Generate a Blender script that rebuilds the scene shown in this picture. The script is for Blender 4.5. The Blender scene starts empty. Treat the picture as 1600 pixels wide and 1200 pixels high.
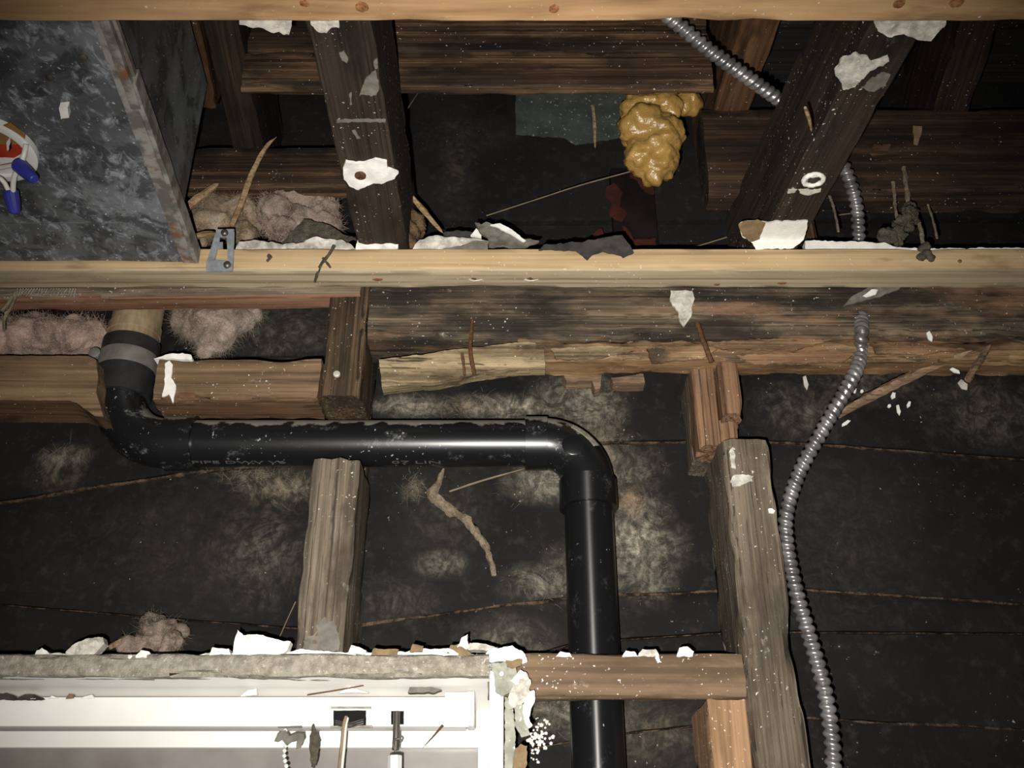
import bpy, bmesh, math, random
from mathutils import Vector, Matrix, noise, geometry
random.seed(7)
SC = bpy.context.scene
COL = SC.collection
R = math.radians

# ---------------------------------------------------------------- camera, light, exposure
CZ = 1.55                       # height of the lens above the room floor
PITCH = R(28.0)
F = 1550.0                      # focal length in pixels of a 1600 px wide frame
CP, SP = math.cos(PITCH), math.sin(PITCH)
cam_d = bpy.data.cameras.new('camera')
cam_d.sensor_width = 36.0
cam_d.lens = 36.0 * F / 1600.0
cam_d.clip_start = 0.01
cam = bpy.data.objects.new('camera', cam_d)
cam.location = (0, 0, CZ)
cam.rotation_euler = (R(90) + PITCH, 0, 0)
COL.objects.link(cam)
SC.camera = cam

world = bpy.data.worlds.new('world')
SC.world = world
world.use_nodes = True
world.node_tree.nodes['Background'].inputs[0].default_value = (1.0, 0.93, 0.85, 1)
world.node_tree.nodes['Background'].inputs[1].default_value = 0.012

def lamp(name, kind, loc, energy, color, rot=None, **kw):
    d = bpy.data.lights.new(name, kind)
    d.energy = energy
    d.color = color
    for k, v in kw.items():
        setattr(d, k, v)
    o = bpy.data.objects.new(name, d)
    o.location = loc
    if rot: o.rotation_euler = rot
    COL.objects.link(o)
    return o
# the flash of the phone, a little below and left of its lens
flash_off = Vector((-0.020, 0.028 * SP, -0.028 * CP))
lamp('phone_flash', 'SPOT', Vector((0, 0, CZ)) + flash_off, 62.0, (1.0, 0.958, 0.905),
     rot=(R(90) + PITCH - R(3.5), 0, R(-2.0)), spot_size=R(80), spot_blend=1.0, shadow_soft_size=0.004)
SC.view_settings.view_transform = 'Standard'
SC.view_settings.look = 'None'
SC.view_settings.gamma = 1.0
SC.view_settings.use_curve_mapping = False
SC.view_settings.exposure = 0.0

# ---------------------------------------------------------------- geometry helpers
def ray(px, py):
    u, v = (px - 800) / F, (600 - py) / F
    return Vector((u, CP - v * SP, SP + v * CP))
def yP(px, py, Y):
    d = ray(px, py); return d * (Y / d.y)
def zP(px, py, Z):
    d = ray(px, py); return d * (Z / d.z)
def xP(px, py, X):
    d = ray(px, py); return d * (X / d.x)
UP = Vector((0, 0, CZ))
WORLD = {}

def link(name, me, mat, M, parent=None):
    o = bpy.data.objects.new(name, me)
    COL.objects.link(o)
    if mat is not None and len(me.materials) == 0:
        me.materials.append(mat)
    WM = Matrix.Translation(UP) @ M if parent is None or True else M
    WORLD[o.name] = WM
    if parent is not None:
        o.parent = parent
        o.matrix_basis = WORLD[parent.name].inverted() @ WM
    else:
        o.matrix_basis = WM
    return o
def tag(o, label=None, cat=None, group=None, kind=None):
    if label: o['label'] = label
    if cat: o['category'] = cat
    if group: o['group'] = group
    if kind: o['kind'] = kind
    return o
def thing(name, loc, label, cat, group=None):
    o = bpy.data.objects.new(name, None)
    o.empty_display_size = 0.02
    COL.objects.link(o)
    M = Matrix.Translation(UP + Vector(loc))
    o.matrix_basis = M
    WORLD[o.name] = M
    return tag(o, label, cat, group)
def mesh_of(name, verts, faces, smooth=None):
    me = bpy.data.meshes.new(name)
    me.from_pydata([tuple(v) for v in verts], [], faces)
    bm = bmesh.new(); bm.from_mesh(me)
    bmesh.ops.recalc_face_normals(bm, faces=bm.faces)
    bm.to_mesh(me); bm.free()
    if smooth is not None:
        me.shade_smooth()
        me.set_sharp_from_angle(angle=R(smooth))
    return me
def nz(x, y=0, z=0): return noise.noise(Vector((x, y, z)))
SEED = [0]
def seed():
    SEED[0] += 1
    return SEED[0] * 13.37

def frame(d):
    d = d.normalized()
    if abs(d.z) > 0.9:
        y = Vector((1, 0, 0)); y = (y - d * y.dot(d)).normalized(); z = d.cross(y)
    else:
        y = Vector((0, 0, 1)).cross(d).normalized(); z = d.cross(y)
    return d, y, z
def beam_geo(L, w, h, step=0.008, rough=0.0007, edge=0.0022, endr=0.002, m=5, warp=0.0, prof=None, sd=None):
    """A sawn timber along local X, its section w (Y) by h (Z), worn along the arrises."""
    sd = seed() if sd is None else sd
    b = min(0.0016, w * .12, h * .12)
    loop = []
    hw, hh = w / 2, h / 2
    cor = [(hw, -hh), (hw, hh), (-hw, hh), (-hw, -hh)]
    for c in range(4):
        x0, y0 = cor[c]; x1, y1 = cor[(c + 1) % 4]
        l = math.hypot(x1 - x0, y1 - y0)
        for k in range(m + 1):
            t = b / l + (1 - 2 * b / l) * k / m
            e = 1.0 if k in (0, m) else 0.0
            nx, ny = (y1 - y0) / l, -(x1 - x0) / l
            loop.append((x0 + (x1 - x0) * t, y0 + (y1 - y0) * t, nx, ny, e))
    n = max(2, min(150, int(L / step)))
    V, Fc = [], []
    nl = len(loop)
    for i in range(n + 1):
        t = i / n
        s = L * (t - .5)
        wx = warp * nz(s * 6, sd, 1.7); wz = warp * nz(s * 6, sd, 9.1)
        for (y, z, nx, ny, e) in loop:
            ds = 0
            if i in (0, n): ds = endr * nz(y * 90, z * 90, sd) * (1 if i else -1)
            d = rough * (nz(s * 25, y * 160 + sd, z * 160) + .6 * nz(s * 90, y * 240 + sd, z * 240))
            q = max(0.0, nz(s * 30, sd + y * 40, z * 40 + 3) + .15)
            d -= e * edge * q * q * 2.2
            k = 1.0
            V.append((s + ds, y + nx * d + wx - (y / hw) * e * edge * q * .4, z + ny * d + wz - (z / hh) * e * edge * q * .4))
    if prof:
        V = [prof(*v) for v in V]
    for i in range(n):
        for k in range(nl):
            a, c = i * nl + k, i * nl + (k + 1) % nl
            Fc.append((a, c, c + nl, a + nl))
    for i in (0, n):
        c = len(V)
        pts = V[i * nl:(i + 1) * nl]
        V.append((sum(p[0] for p in pts) / nl, sum(p[1] for p in pts) / nl, sum(p[2] for p in pts) / nl))
        for k in range(nl):
            Fc.append((c, i * nl + k, i * nl + (k + 1) % nl))
    return V, Fc
def beam(name, a, b, w, h, mat, parent=None, **kw):
    a, b = Vector(a), Vector(b)
    x, y, z = frame(b - a)
    V, Fc = beam_geo((b - a).length, w, h, **kw)
    me = mesh_of(name, V, Fc, 38)
    c = (a + b) / 2
    M = Matrix(((x.x, y.x, z.x, c.x), (x.y, y.y, z.y, c.y), (x.z, y.z, z.z, c.z), (0, 0, 0, 1)))
    return link(name, me, mat, M, parent)
def box_beam(name, x0, x1, y0, y1, z0, z1, mat, parent=None, axis='x', **kw):
    c = Vector(((x0 + x1) / 2, (y0 + y1) / 2, (z0 + z1) / 2))
    if axis == 'x':
        return beam(name, (x0, c.y, c.z), (x1, c.y, c.z), y1 - y0, z1 - z0, mat, parent, **kw)
    if axis == 'y':
        return beam(name, (c.x, y0, c.z), (c.x, y1, c.z), x1 - x0, z1 - z0, mat, parent, **kw)
    return beam(name, (c.x, c.y, z0), (c.x, c.y, z1), x1 - x0, y1 - y0, mat, parent, **kw)
def box(name, x0, x1, y0, y1, z0, z1, mat, parent=None, bev=0.0008):
    bm = bmesh.new()
    bmesh.ops.create_cube(bm, size=1)
    for v in bm.verts:
        v.co = Vector((v.co.x * (x1 - x0), v.co.y * (y1 - y0), v.co.z * (z1 - z0)))
    if bev:
        bmesh.ops.bevel(bm, geom=bm.edges[:], offset=bev, segments=2, affect='EDGES', profile=.5)
    me = bpy.data.meshes.new(name); bm.to_mesh(me); bm.free()
    me.shade_smooth(); me.set_sharp_from_angle(angle=R(35))
    return link(name, me, mat, Matrix.Translation(((x0 + x1) / 2, (y0 + y1) / 2, (z0 + z1) / 2)), parent)

def sweep(pts, rf, sides=14, caps=True):
    """Verts and faces of a tube along pts; rf(i, s, theta) gives its radius."""
    pts = [Vector(p) for p in pts]
    V, Fc = [], []
    n = len(pts)
    T = [(pts[min(i + 1, n - 1)] - pts[max(i - 1, 0)]).normalized() for i in range(n)]
    u = Vector((0, 1, 0)) if abs(T[0].y) < .9 else Vector((1, 0, 0))
    s = 0
    for i in range(n):
        if i: s += (pts[i] - pts[i - 1]).length
        u = (u - T[i] * u.dot(T[i])).normalized()
        v = T[i].cross(u)
        for k in range(sides):
            th = 2 * math.pi * k / sides
            r = rf(i, s, th)
            V.append(pts[i] + u * (r * math.cos(th)) + v * (r * math.sin(th)))
    for i in range(n - 1):
        for k in range(sides):
            a, b = i * sides + k, i * sides + (k + 1) % sides
            Fc.append((a, b, b + sides, a + sides))
    if caps:
        Fc.append(tuple(range(sides))[::-1]); Fc.append(tuple(range((n - 1) * sides, n * sides)))
    return V, Fc
def catmull(P, step):
    P = [Vector(p) for p in P]
    Q = [P[0] * 2 - P[1]] + P + [P[-1] * 2 - P[-2]]
    out = []
    for i in range(1, len(Q) - 2):
        a, b, c, d = Q[i - 1:i + 3]
        n = max(2, int((c - b).length / step))
        for k in range(n):
            t = k / n
            out.append(.5 * ((2 * b) + (c - a) * t + (2 * a - 5 * b + 4 * c - d) * t * t + (3 * b - a - 3 * c + d) * t ** 3))
    out.append(P[-1])
    return out
def tube(name, P, r, mat, parent=None, step=0.004, sides=10, taper=None, wob=0.0, smooth=60):
    pts = catmull(P, step) if len(P) > 2 else [Vector(P[0]).lerp(Vector(P[1]), t / 12) for t in range(13)]
    n = len(pts); sd = seed()
    def rf(i, s, th):
        t = i / (n - 1)
        k = 1 if not taper else taper(t)
        return max(1e-5, r * k * (1 + wob * nz(s * 160, math.cos(th) * 1.3 + sd, math.sin(th) * 1.3)))
    o = sum(pts, Vector()) / n
    V, Fc = sweep([p - o for p in pts], rf, sides)
    return link(name, mesh_of(name, V, Fc, smooth), mat, Matrix.Translation(o), parent)
def lathe(name, a, b, prof, mat, parent=None, sides=24, smooth=35, jit=0):
    """prof: (t, r), t = 0..1 from a to b."""
    a, b = Vector(a), Vector(b)
    x, y, z = frame(b - a); L = (b - a).length
    V, Fc = [], []
    n = len(prof); sd = seed()
    for (t, r) in prof:
        for k in range(sides):
            th = 2 * math.pi * k / sides
            rr = r * (1 + jit * nz(t * 5 + sd, math.cos(th) * 2, math.sin(th) * 2))
            V.append((t * L, rr * math.cos(th), rr * math.sin(th)))
    for i in range(n - 1):
        for k in range(sides):
            p, q = i * sides + k, i * sides + (k + 1) % sides
            Fc.append((p, q, q + sides, p + sides))
    Fc.append(tuple(range(sides))); Fc.append(tuple(range((n - 1) * sides, n * sides)))
    M = Matrix(((x.x, y.x, z.x, a.x), (x.y, y.y, z.y, a.y), (x.z, y.z, z.z, a.z), (0, 0, 0, 1)))
    return link(name, mesh_of(name, V, Fc, smooth), mat, M, parent)

def sheet(name, poly, proj, mat, parent=None, thick=0.003, jit=2.0, bump=0.0015, seg=6.0, back=Vector((0, 1, 0)), grid=None, curl=None, smooth=50, freq=1.0):
    """A torn or cut sheet: poly is its outline as seen, proj turns (x, y) into a point; it has real thickness."""
    sd = seed()
    out = []
    n = len(poly)
    for i in range(n):
        a, b = Vector(poly[i]), Vector(poly[(i + 1) % n])
        l = (b - a).length
        k = max(1, int(l / seg))
        nx = Vector((b.y - a.y, a.x - b.x)); nx = nx / max(l, 1e-6)
        for j in range(k):
            p = a.lerp(b, j / k)
            d = jit * (nz(p.x * .11 * freq, p.y * .11 * freq, sd) * 1.1 + .6 * nz(p.x * .37, p.y * .37, sd))
            out.append(p + nx * d)
    x0, x1 = min(p.x for p in out), max(p.x for p in out)
    y0, y1 = min(p.y for p in out), max(p.y for p in out)
    g = grid or max(seg, (x1 - x0) / 40, (y1 - y0) / 40)
    pts = list(out); nb = len(out)
    def inside(p):
        c = False; j = nb - 1
        for i in range(nb):
            a, b = out[i], out[j]
            if (a.y > p.y) != (b.y > p.y) and p.x < (b.x - a.x) * (p.y - a.y) / (b.y - a.y) + a.x: c = not c
            j = i
        return c
    yy = y0 + g * .5
    while yy < y1:
        xx = x0 + g * .5
        while xx < x1:
            q = Vector((xx + random.uniform(-.2, .2) * g, yy + random.uniform(-.2, .2) * g))
            if inside(q) and min((q - o_).length_squared for o_ in out) > (.35 * g) ** 2: pts.append(q)
            xx += g
        yy += g
    r = geometry.delaunay_2d_cdt(pts, [(i, (i + 1) % nb) for i in range(nb)], [], 1, 1e-4)
    vs, fs = r[0], r[2]
    P = []
    for v in vs:
        q = proj(v.x, v.y)
        q = q + back * (bump * (nz(v.x * .05 * freq, v.y * .05 * freq, sd) + .5 * nz(v.x * .16, v.y * .16, sd)))
        if curl: q = q + curl(v.x, v.y)
        P.append(q)
    o = sum(P, Vector()) / len(P)
    N = len(P)
    V = [p - o for p in P] + [p - o + back * thick for p in P]
    Fc = [tuple(f) for f in fs] + [tuple(i + N for i in f)[::-1] for f in fs]
    cnt = {}
    for f in fs:
        for i in range(len(f)):
            e = (f[i], f[(i + 1) % len(f)]); cnt[e] = 1
    for (a, b) in list(cnt):
        if (b, a) not in cnt: Fc.append((b, a, a + N, b + N))
    return link(name, mesh_of(name, V, Fc, smooth), mat, Matrix.Translation(o), parent)
def onY(Y, slope=0.0, y0=0): return lambda x, y: yP(x, y, Y + slope * (y - y0))
def onZ(Z): return lambda x, y: zP(x, y, Z)

def blob(name, balls, mat, parent=None, voxel=0.004, amp=0.006, fr=60, amp2=0.002, squash=(1, 1, 1), smooth=True):
    """One lumpy body grown around the given balls (centre, radius)."""
    bm = bmesh.new()
    o = sum((Vector(c) for c, r in balls), Vector()) / len(balls)
    for c, r in balls:
        g = bmesh.ops.create_icosphere(bm, subdivisions=3, radius=r)
        for v in g['verts']:
            v.co = Vector((v.co.x * squash[0], v.co.y * squash[1], v.co.z * squash[2])) + Vector(c) - o
    me = bpy.data.meshes.new(name); bm.to_mesh(me); bm.free()
    t = bpy.data.objects.new('tmp', me); COL.objects.link(t)
    md = t.modifiers.new('r', 'REMESH'); md.mode = 'VOXEL'; md.voxel_size = voxel
    dg = bpy.context.evaluated_depsgraph_get()
    me2 = bpy.data.meshes.new_from_object(t.evaluated_get(dg))
    bpy.data.objects.remove(t); bpy.data.meshes.remove(me)
    me2.name = name
    sd = seed()
    nor = [v.normal.copy() for v in me2.vertices]
    for v, nn in zip(me2.vertices, nor):
        p = v.co
        k = noise.fractal(p * fr + Vector((sd, 0, 0)), 1.0, 2.0, 4)
        k2 = nz(p.x * fr * 4 + sd, p.y * fr * 4, p.z * fr * 4)
        v.co = p + nn * (amp * k + amp2 * k2)
    me2.materials.clear()
    if smooth: me2.shade_smooth()
    return link(name, me2, mat, Matrix.Translation(o), parent)
def fibres(name, spots, mat, parent, count, length=0.012, r=0.00018, spread=None):
    """Loose fibres: spots = callable giving (point, outward direction)."""
    V, Fc = [], []
    o = None
    for _ in range(count):
        p, d = spots()
        if o is None: o = p.copy()
        d = (d + Vector((random.gauss(0, .6), random.gauss(0, .6), random.gauss(0, .6)))).normalized()
        b = Vector((random.gauss(0, 1), random.gauss(0, 1), random.gauss(0, 1))) * .5
        l = length * random.uniform(.4, 1.4)
        pts = [p - o + d * (l * t / 4) + b * (l * (t / 4) ** 2 * .8) for t in range(5)]
        v, f = sweep(pts, lambda i, s, th: r * (1.1 - i * .2), 3, False)
        k = len(V); V += v; Fc += [tuple(i + k for i in q) for q in f]
    ob = link(name, mesh_of(name, V, Fc), mat, Matrix.Translation(o), parent)
    ob['kind'] = 'stuff'
    return ob

# ---------------------------------------------------------------- materials
class NT:
    def __init__(s, name):
        s.m = bpy.data.materials.new(name); s.m.use_nodes = True
        s.t = s.m.node_tree; s.b = s.t.nodes['Principled BSDF']
    def n(s, typ, **kw):
        x = s.t.nodes.new(typ)
        for k, v in kw.items(): setattr(x, k, v)
        return x
    def l(s, a, b): s.t.links.new(a, b)
    def put(s, sock, v):
        if isinstance(v, bpy.types.NodeSocket): s.l(v, sock)
        elif isinstance(v, (tuple, list)) and len(v) == 3 and sock.type == 'RGBA': sock.default_value = (*v, 1)
        else: sock.default_value = v
    def math(s, op, a, b=0.0, clamp=False):
        x = s.n('ShaderNodeMath', operation=op, use_clamp=clamp)
        s.put(x.inputs[0], a); s.put(x.inputs[1], b); return x.outputs[0]
    def vec(s, op, a, b):
        x = s.n('ShaderNodeVectorMath', operation=op)
        s.put(x.inputs[0], a); s.put(x.inputs[1], b); return x.outputs[0]
    def coords(s, rnd=True):
        tc = s.n('ShaderNodeTexCoord').outputs['Object']
        if not rnd: return tc
        r = s.n('ShaderNodeObjectInfo').outputs['Random']
        c = s.n('ShaderNodeCombineXYZ')
        for i, k in enumerate((13.1, 7.7, 5.3)): s.l(s.math('MULTIPLY', r, k), c.inputs[i])
        return s.vec('ADD', tc, c.outputs[0])
    def noise(s, v, scale, detail=4, rough=.55, dist=0.0):
        if isinstance(scale, tuple): v = s.vec('MULTIPLY', v, scale); scale = 1.0
        x = s.n('ShaderNodeTexNoise'); s.put(x.inputs['Vector'], v)
        x.inputs['Scale'].default_value = scale; x.inputs['Detail'].default_value = detail
        x.inputs['Roughness'].default_value = rough; x.inputs['Distortion'].default_value = dist
        return x.outputs['Fac']
    def ramp(s, f, stops):
        x = s.n('ShaderNodeValToRGB'); s.put(x.inputs[0], f)
        e = x.color_ramp.elements
        while len(e) < len(stops): e.new(.5)
        for q, (p, c) in zip(e, stops):
            q.position = p; q.color = (*c, 1) if isinstance(c, (tuple, list)) else (c, c, c, 1)
        return x.outputs[0]
    def mask(s, f, lo, hi):
        x = s.n('ShaderNodeMapRange', interpolation_type='SMOOTHSTEP'); s.put(x.inputs[0], f)
        x.inputs[1].default_value = lo; x.inputs[2].default_value = hi; return x.outputs[0]
    def mix(s, f, a, b):
        x = s.n('ShaderNodeMix', data_type='RGBA'); s.put(x.inputs['Factor'], f)
        s.put(x.inputs['A'], a); s.put(x.inputs['B'], b); return x.outputs['Result']
    def bump(s, h, strength=.4, dist=.001):
        x = s.n('ShaderNodeBump'); s.put(x.inputs['Height'], h)
        x.inputs['Strength'].default_value = strength; x.inputs['Distance'].default_value = dist
        s.l(x.outputs[0], s.b.inputs['Normal'])
    def out(s, col, rough=.8, spec=.3, metal=0.0):
        s.put(s.b.inputs['Base Color'], col); s.put(s.b.inputs['Roughness'], rough)
        s.b.inputs['Specular IOR Level'].default_value = spec; s.put(s.b.inputs['Metallic'], metal)
        return s.m
def srgb(r, g, b):
    f = lambda c: (c / 255 / 12.92) if c <= 10 else ((c / 255 + .055) / 1.055) ** 2.4
    return (f(r), f(g), f(b))

def wood(name, dark, mid, light, along=5, across=190, stain=(.02, .018, .015), st=0.0, speck=0.25, smear=0.0,
         smear_col=(.45, .43, .40), rough=.75, bump=.5, second=None, sec=0.0, sat=.86, lines=.55):
    ds = lambda c: tuple(x * sat + (c[0] * .3 + c[1] * .6 + c[2] * .1) * (1 - sat) for x in c)
    dark, mid, light, stain = ds(dark), ds(mid), ds(light), ds(stain)
    if second: second = ds(second)
    k = NT(name); v = k.coords()
    n0 = k.noise(v, (along * 1.5, across * 2.6, across * 2.6), 3, .6, .2)
    n1 = k.noise(v, (along, across, across), 4, .6, .4)
    n2 = k.noise(v, (along * .45, across * .16, across * .16), 3, .5, .8)
    n3 = k.noise(v, (9, 16, 16), 4, .6)
    g = k.math('ADD', k.math('ADD', k.math('MULTIPLY', n1, .36), k.math('MULTIPLY', n2, .26)), k.math('ADD', k.math('MULTIPLY', n0, .2), k.math('MULTIPLY', n3, .18)))
    c = k.ramp(g, [(.40, dark), (.5, mid), (.60, light)])
    ln = k.mask(k.noise(v, (along * .8, across * 1.5, across * 1.5), 2, .5, .3), .56, .66)
    c = k.mix(k.math('MULTIPLY', ln, lines), c, tuple(x * .30 for x in dark))
    if second:
        c = k.mix(k.math('MULTIPLY', k.mask(k.noise(v, (5, 30, 30), 4, .6), .52 - sec * .2, .62 - sec * .2), .85), c, k.mix(k.mask(g, .35, .65), tuple(x * .6 for x in second), second))
    if st:
        m = k.mask(k.noise(v, (7, 22, 22), 6, .62), .62 - st * .28, .74 - st * .2)
        c = k.mix(k.math('MULTIPLY', m, .85), c, stain)
    if smear:
        m = k.mask(k.noise(v, (22, 40, 40), 7, .7), .69 - smear * .14, .80 - smear * .10)
        m2 = k.mask(k.noise(v, 300, 2, .6), .4, .6)
        c = k.mix(k.math('MULTIPLY', m, k.math('ADD', .25, k.math('MULTIPLY', m2, .6))), c, smear_col)
    if speck:
        m = k.mask(k.noise(v, 330, 1.5, .5), .735 - speck * .06, .76 - speck * .06)
        m2 = k.mask(k.noise(v, 18, 3, .5), .40, .62)
        c = k.mix(k.math('MULTIPLY', m, m2), c, (.62, .60, .56))
    k.bump(k.math('ADD', k.math('ADD', k.math('MULTIPLY', n1, .5), k.math('MULTIPLY', n0, .6)), k.math('MULTIPLY', k.noise(v, 400, 3), .3)), bump, .0011)
    return k.out(c, rough, .25)

M = {}
M['strip'] = wood('furring_pine', srgb(144, 108, 68), srgb(178, 138, 90), srgb(196, 160, 110), along=5, across=45, st=.3, stain=srgb(128, 94, 60), speck=.3, smear=.3, bump=.2, rough=.65, lines=.2)
M['strip_grey'] = wood('furring_pine_weathered', srgb(166, 134, 92), srgb(188, 158, 110), srgb(204, 174, 126), along=2.5, across=110, st=.25, stain=srgb(140, 112, 76), speck=.4, smear=.3, bump=.25, rough=.7, lines=.35)
M['strip_under'] = wood('furring_pine_underside', srgb(144, 128, 98), srgb(166, 149, 116), srgb(182, 165, 132), along=3, across=110, st=.15, stain=srgb(132, 112, 84), speck=.5, smear=.35, smear_col=srgb(196, 184, 160), bump=.2, rough=.8)
M['joist'] = wood('old_joist_wood', srgb(32, 25, 19), srgb(48, 38, 29), srgb(66, 53, 41), along=4, across=280, st=.35, stain=srgb(24, 19, 15), speck=.75, smear=.6, smear_col=srgb(116, 108, 98), bump=.7, lines=.5)
M['dark_beam'] = wood('dark_brown_timber', srgb(30, 21, 14), srgb(62, 44, 28), srgb(118, 88, 54), along=3, across=200, st=.5, stain=srgb(20, 15, 12), speck=.25, bump=.7, lines=.7)
M['rafter'] = wood('sooty_rafter', srgb(24, 18, 13), srgb(44, 33, 24), srgb(66, 50, 36), along=4, across=190, st=.4, stain=srgb(18, 14, 11), speck=.25, bump=.5)
M['beam_dim'] = wood('dim_brown_timber', srgb(30, 21, 15), srgb(52, 37, 26), srgb(82, 60, 40), along=3, across=170, st=.5, stain=srgb(22, 17, 13), speck=.3, bump=.6, lines=.4)
M['rust_wood'] = wood('orange_brown_timber', srgb(48, 31, 17), srgb(86, 57, 32), srgb(114, 79, 46), along=4, across=110, st=.4, stain=srgb(34, 22, 14), speck=.2, bump=.4)
M['plate'] = wood('weathered_plate', srgb(44, 37, 29), srgb(92, 78, 60), srgb(142, 122, 96), along=3.5, across=260, st=.72, stain=srgb(28, 26, 23), speck=.5, smear=.4, smear_col=srgb(168, 158, 142), second=srgb(150, 114, 82), sec=.10, bump=.9, lines=.6)
M['plate_low'] = wood('flaking_plate', srgb(74, 56, 36), srgb(126, 98, 66), srgb(164, 132, 92), along=5, across=230, st=.45, stain=srgb(46, 37, 28), speck=.3, smear=.2, second=srgb(150, 108, 70), sec=.16, bump=1.0, lines=.7)
M['split'] = wood('split_softwood', srgb(74, 61, 42), srgb(124, 106, 75), srgb(168, 148, 109), along=3, across=170, st=.3, stain=srgb(70, 57, 40), speck=.2, bump=1.0, lines=.85)
M['block'] = wood('blocking_wood', srgb(76, 59, 39), srgb(112, 88, 60), srgb(138, 112, 78), along=4, across=150, st=.35, stain=srgb(66, 51, 36), speck=.5, smear=.6, smear_col=srgb(164, 150, 130), bump=.6)
M['red_plate'] = wood('grey_brown_plate', srgb(74, 62, 47), srgb(112, 97, 76), srgb(142, 126, 102), along=3.5, across=200, st=.45, stain=srgb(70, 60, 48), speck=.6, smear=.65, smear_col=srgb(178, 168, 152), bump=.7)
M['red_under'] = wood('reddish_plate_underside', srgb(96, 62, 44), srgb(132, 92, 66), srgb(150, 112, 84), along=3.5, across=190, st=.3, stain=srgb(96, 62, 44), speck=.3, smear=.2, bump=.5)
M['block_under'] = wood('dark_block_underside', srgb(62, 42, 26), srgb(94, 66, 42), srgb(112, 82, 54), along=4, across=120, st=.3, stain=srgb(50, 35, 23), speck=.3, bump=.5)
M['plate_under'] = wood('brown_plate_underside', srgb(88, 64, 40), srgb(128, 96, 60), srgb(150, 116, 76), along=3, across=180, st=.2, stain=srgb(66, 48, 32), speck=.2, bump=.5)
M['stud'] = wood('weathered_stud', srgb(62, 53, 42), srgb(96, 84, 68), srgb(126, 112, 93), along=3, across=230, st=.4, stain=srgb(62, 54, 43), speck=.6, smear=.62, smear_col=srgb(182, 174, 162), bump=1.0, lines=.75)
M['stud_up'] = wood('dark_stud', srgb(38, 29, 19), srgb(66, 51, 34), srgb(108, 85, 55), along=3, across=250, st=.45, stain=srgb(44, 38, 30), speck=.5, smear=.25, bump=.9, lines=.75)
M['stud_red'] = wood('split_red_stud', srgb(84, 59, 40), srgb(128, 94, 64), srgb(154, 119, 84), along=3, across=190, st=.3, stain=srgb(96, 80, 62), speck=.15, bump=1.0, lines=.8)
M['ledger'] = wood('header_wood', srgb(88, 70, 50), srgb(118, 94, 68), srgb(138, 113, 84), along=3, across=90, st=.25, stain=srgb(88, 68, 48), speck=.95, smear=.62, smear_col=srgb(180, 168, 150), bump=.4, lines=.3)
M['trimmer'] = wood('orange_trimmer', srgb(128, 95, 62), srgb(158, 120, 82), srgb(174, 138, 100), along=4, across=110, st=.15, stain=srgb(112, 92, 68), speck=.8, smear=.4, bump=.4, lines=.3)
M['splinter'] = wood('splinter_wood', srgb(108, 84, 54), srgb(150, 122, 84), srgb(180, 150, 108), along=8, across=300, speck=.1, bump=.6)
M['stick'] = wood('dusty_lath', srgb(92, 70, 50), srgb(128, 102, 76), srgb(156, 128, 98), along=6, across=260, st=.2, speck=.15, bump=.6)
M['knot'] = wood('knot_wood', srgb(96, 58, 28), srgb(150, 98, 50), srgb(176, 122, 66), along=200, across=200, speck=0, bump=.6)
M['deck'] = wood('roof_deck_black', (.010, .009, .008), (.016, .014, .012), (.03, .025, .02), along=3, across=120, speck=.15, bump=.4)

def plain(name, col, rough=.6, spec=.4, metal=0.0, var=.12, scale=60, bump=.1, bdist=.0006, speck=None):
    k = NT(name); v = k.coords()
    n = k.noise(v, scale, 5, .6)
    c = k.mix(k.mask(n, .3, .7), tuple(x * (1 - var) for x in col), tuple(min(1, x * (1 + var)) for x in col))
    if speck:
        m = k.mask(k.noise(v, 240, 2, .5), .66, .70)
        c = k.mix(k.math('MULTIPLY', m, .8), c, speck)
    if bump: k.bump(k.noise(v, scale * 5, 4), bump, bdist)
    return k.out(c, rough, spec, metal)
M['plaster'] = plain('white_plaster', (.80, .78, .73), .9, .2, var=.06, scale=120, bump=.5)
M['plaster_dirty'] = plain('dirty_plaster', (.50, .47, .41), .9, .2, var=.35, scale=110, bump=.6, speck=(.75, .73, .68))
M['paper_grey'] = plain('torn_paper_grey', srgb(108, 104, 96), .9, .2, var=.25, scale=90, bump=.5)
M['paper_dark'] = plain('black_felt', srgb(62, 59, 56), .9, .2, var=.3, scale=80, bump=.6)
M['paper_green'] = plain('greenish_board_paper', srgb(150, 152, 138), .85, .25, var=.22, scale=90, bump=.5, speck=(.72, .72, .66))
M['paper_tan'] = plain('tan_paper', srgb(128, 108, 80), .9, .2, var=.2, scale=90, bump=.4)
M['paint'] = plain('white_paint', (.90, .89, .85), .45, .4, var=.02, scale=30, bump=.05)
M['enamel'] = plain('white_enamel', (.84, .83, .78), .35, .5, var=.02, scale=30, bump=.03)
M['bead'] = plain('grey_stucco', srgb(150, 144, 130), .9, .2, var=.3, scale=160, bump=.9, bdist=.0015, speck=(.55, .52, .45))
M['plastic_white'] = plain('white_plastic', (.72, .71, .68), .35, .5, var=.05, bump=0)
M['wire_white'] = plain('white_wire', (.62, .60, .55), .4, .5, var=.05, bump=0)
M['blue'] = plain('blue_plastic', (.03, .035, .26), .35, .5, var=.2, bump=.05)
M['cardboard'] = plain('brown_card', srgb(146, 110, 62), .9, .2, var=.15)
M['red_print'] = plain('red_print', srgb(170, 52, 34), .7, .3, var=.15)
M['steel_dark'] = plain('dark_steel', (.10, .09, .075), .45, .5, .6, var=.3)
M['black_hole'] = plain('black_void', (.01, .01, .01), .9, .1, bump=0)
M['old_pipe'] = wood('stained_pipe_end', srgb(96, 80, 56), srgb(146, 126, 94), srgb(176, 158, 124), along=10, across=40, speck=0, bump=.1, lines=.1, rough=.5)
M['rubber'] = plain('black_rubber', (.016, .016, .017), .55, .4, var=.3, scale=70, bump=.15)
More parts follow.
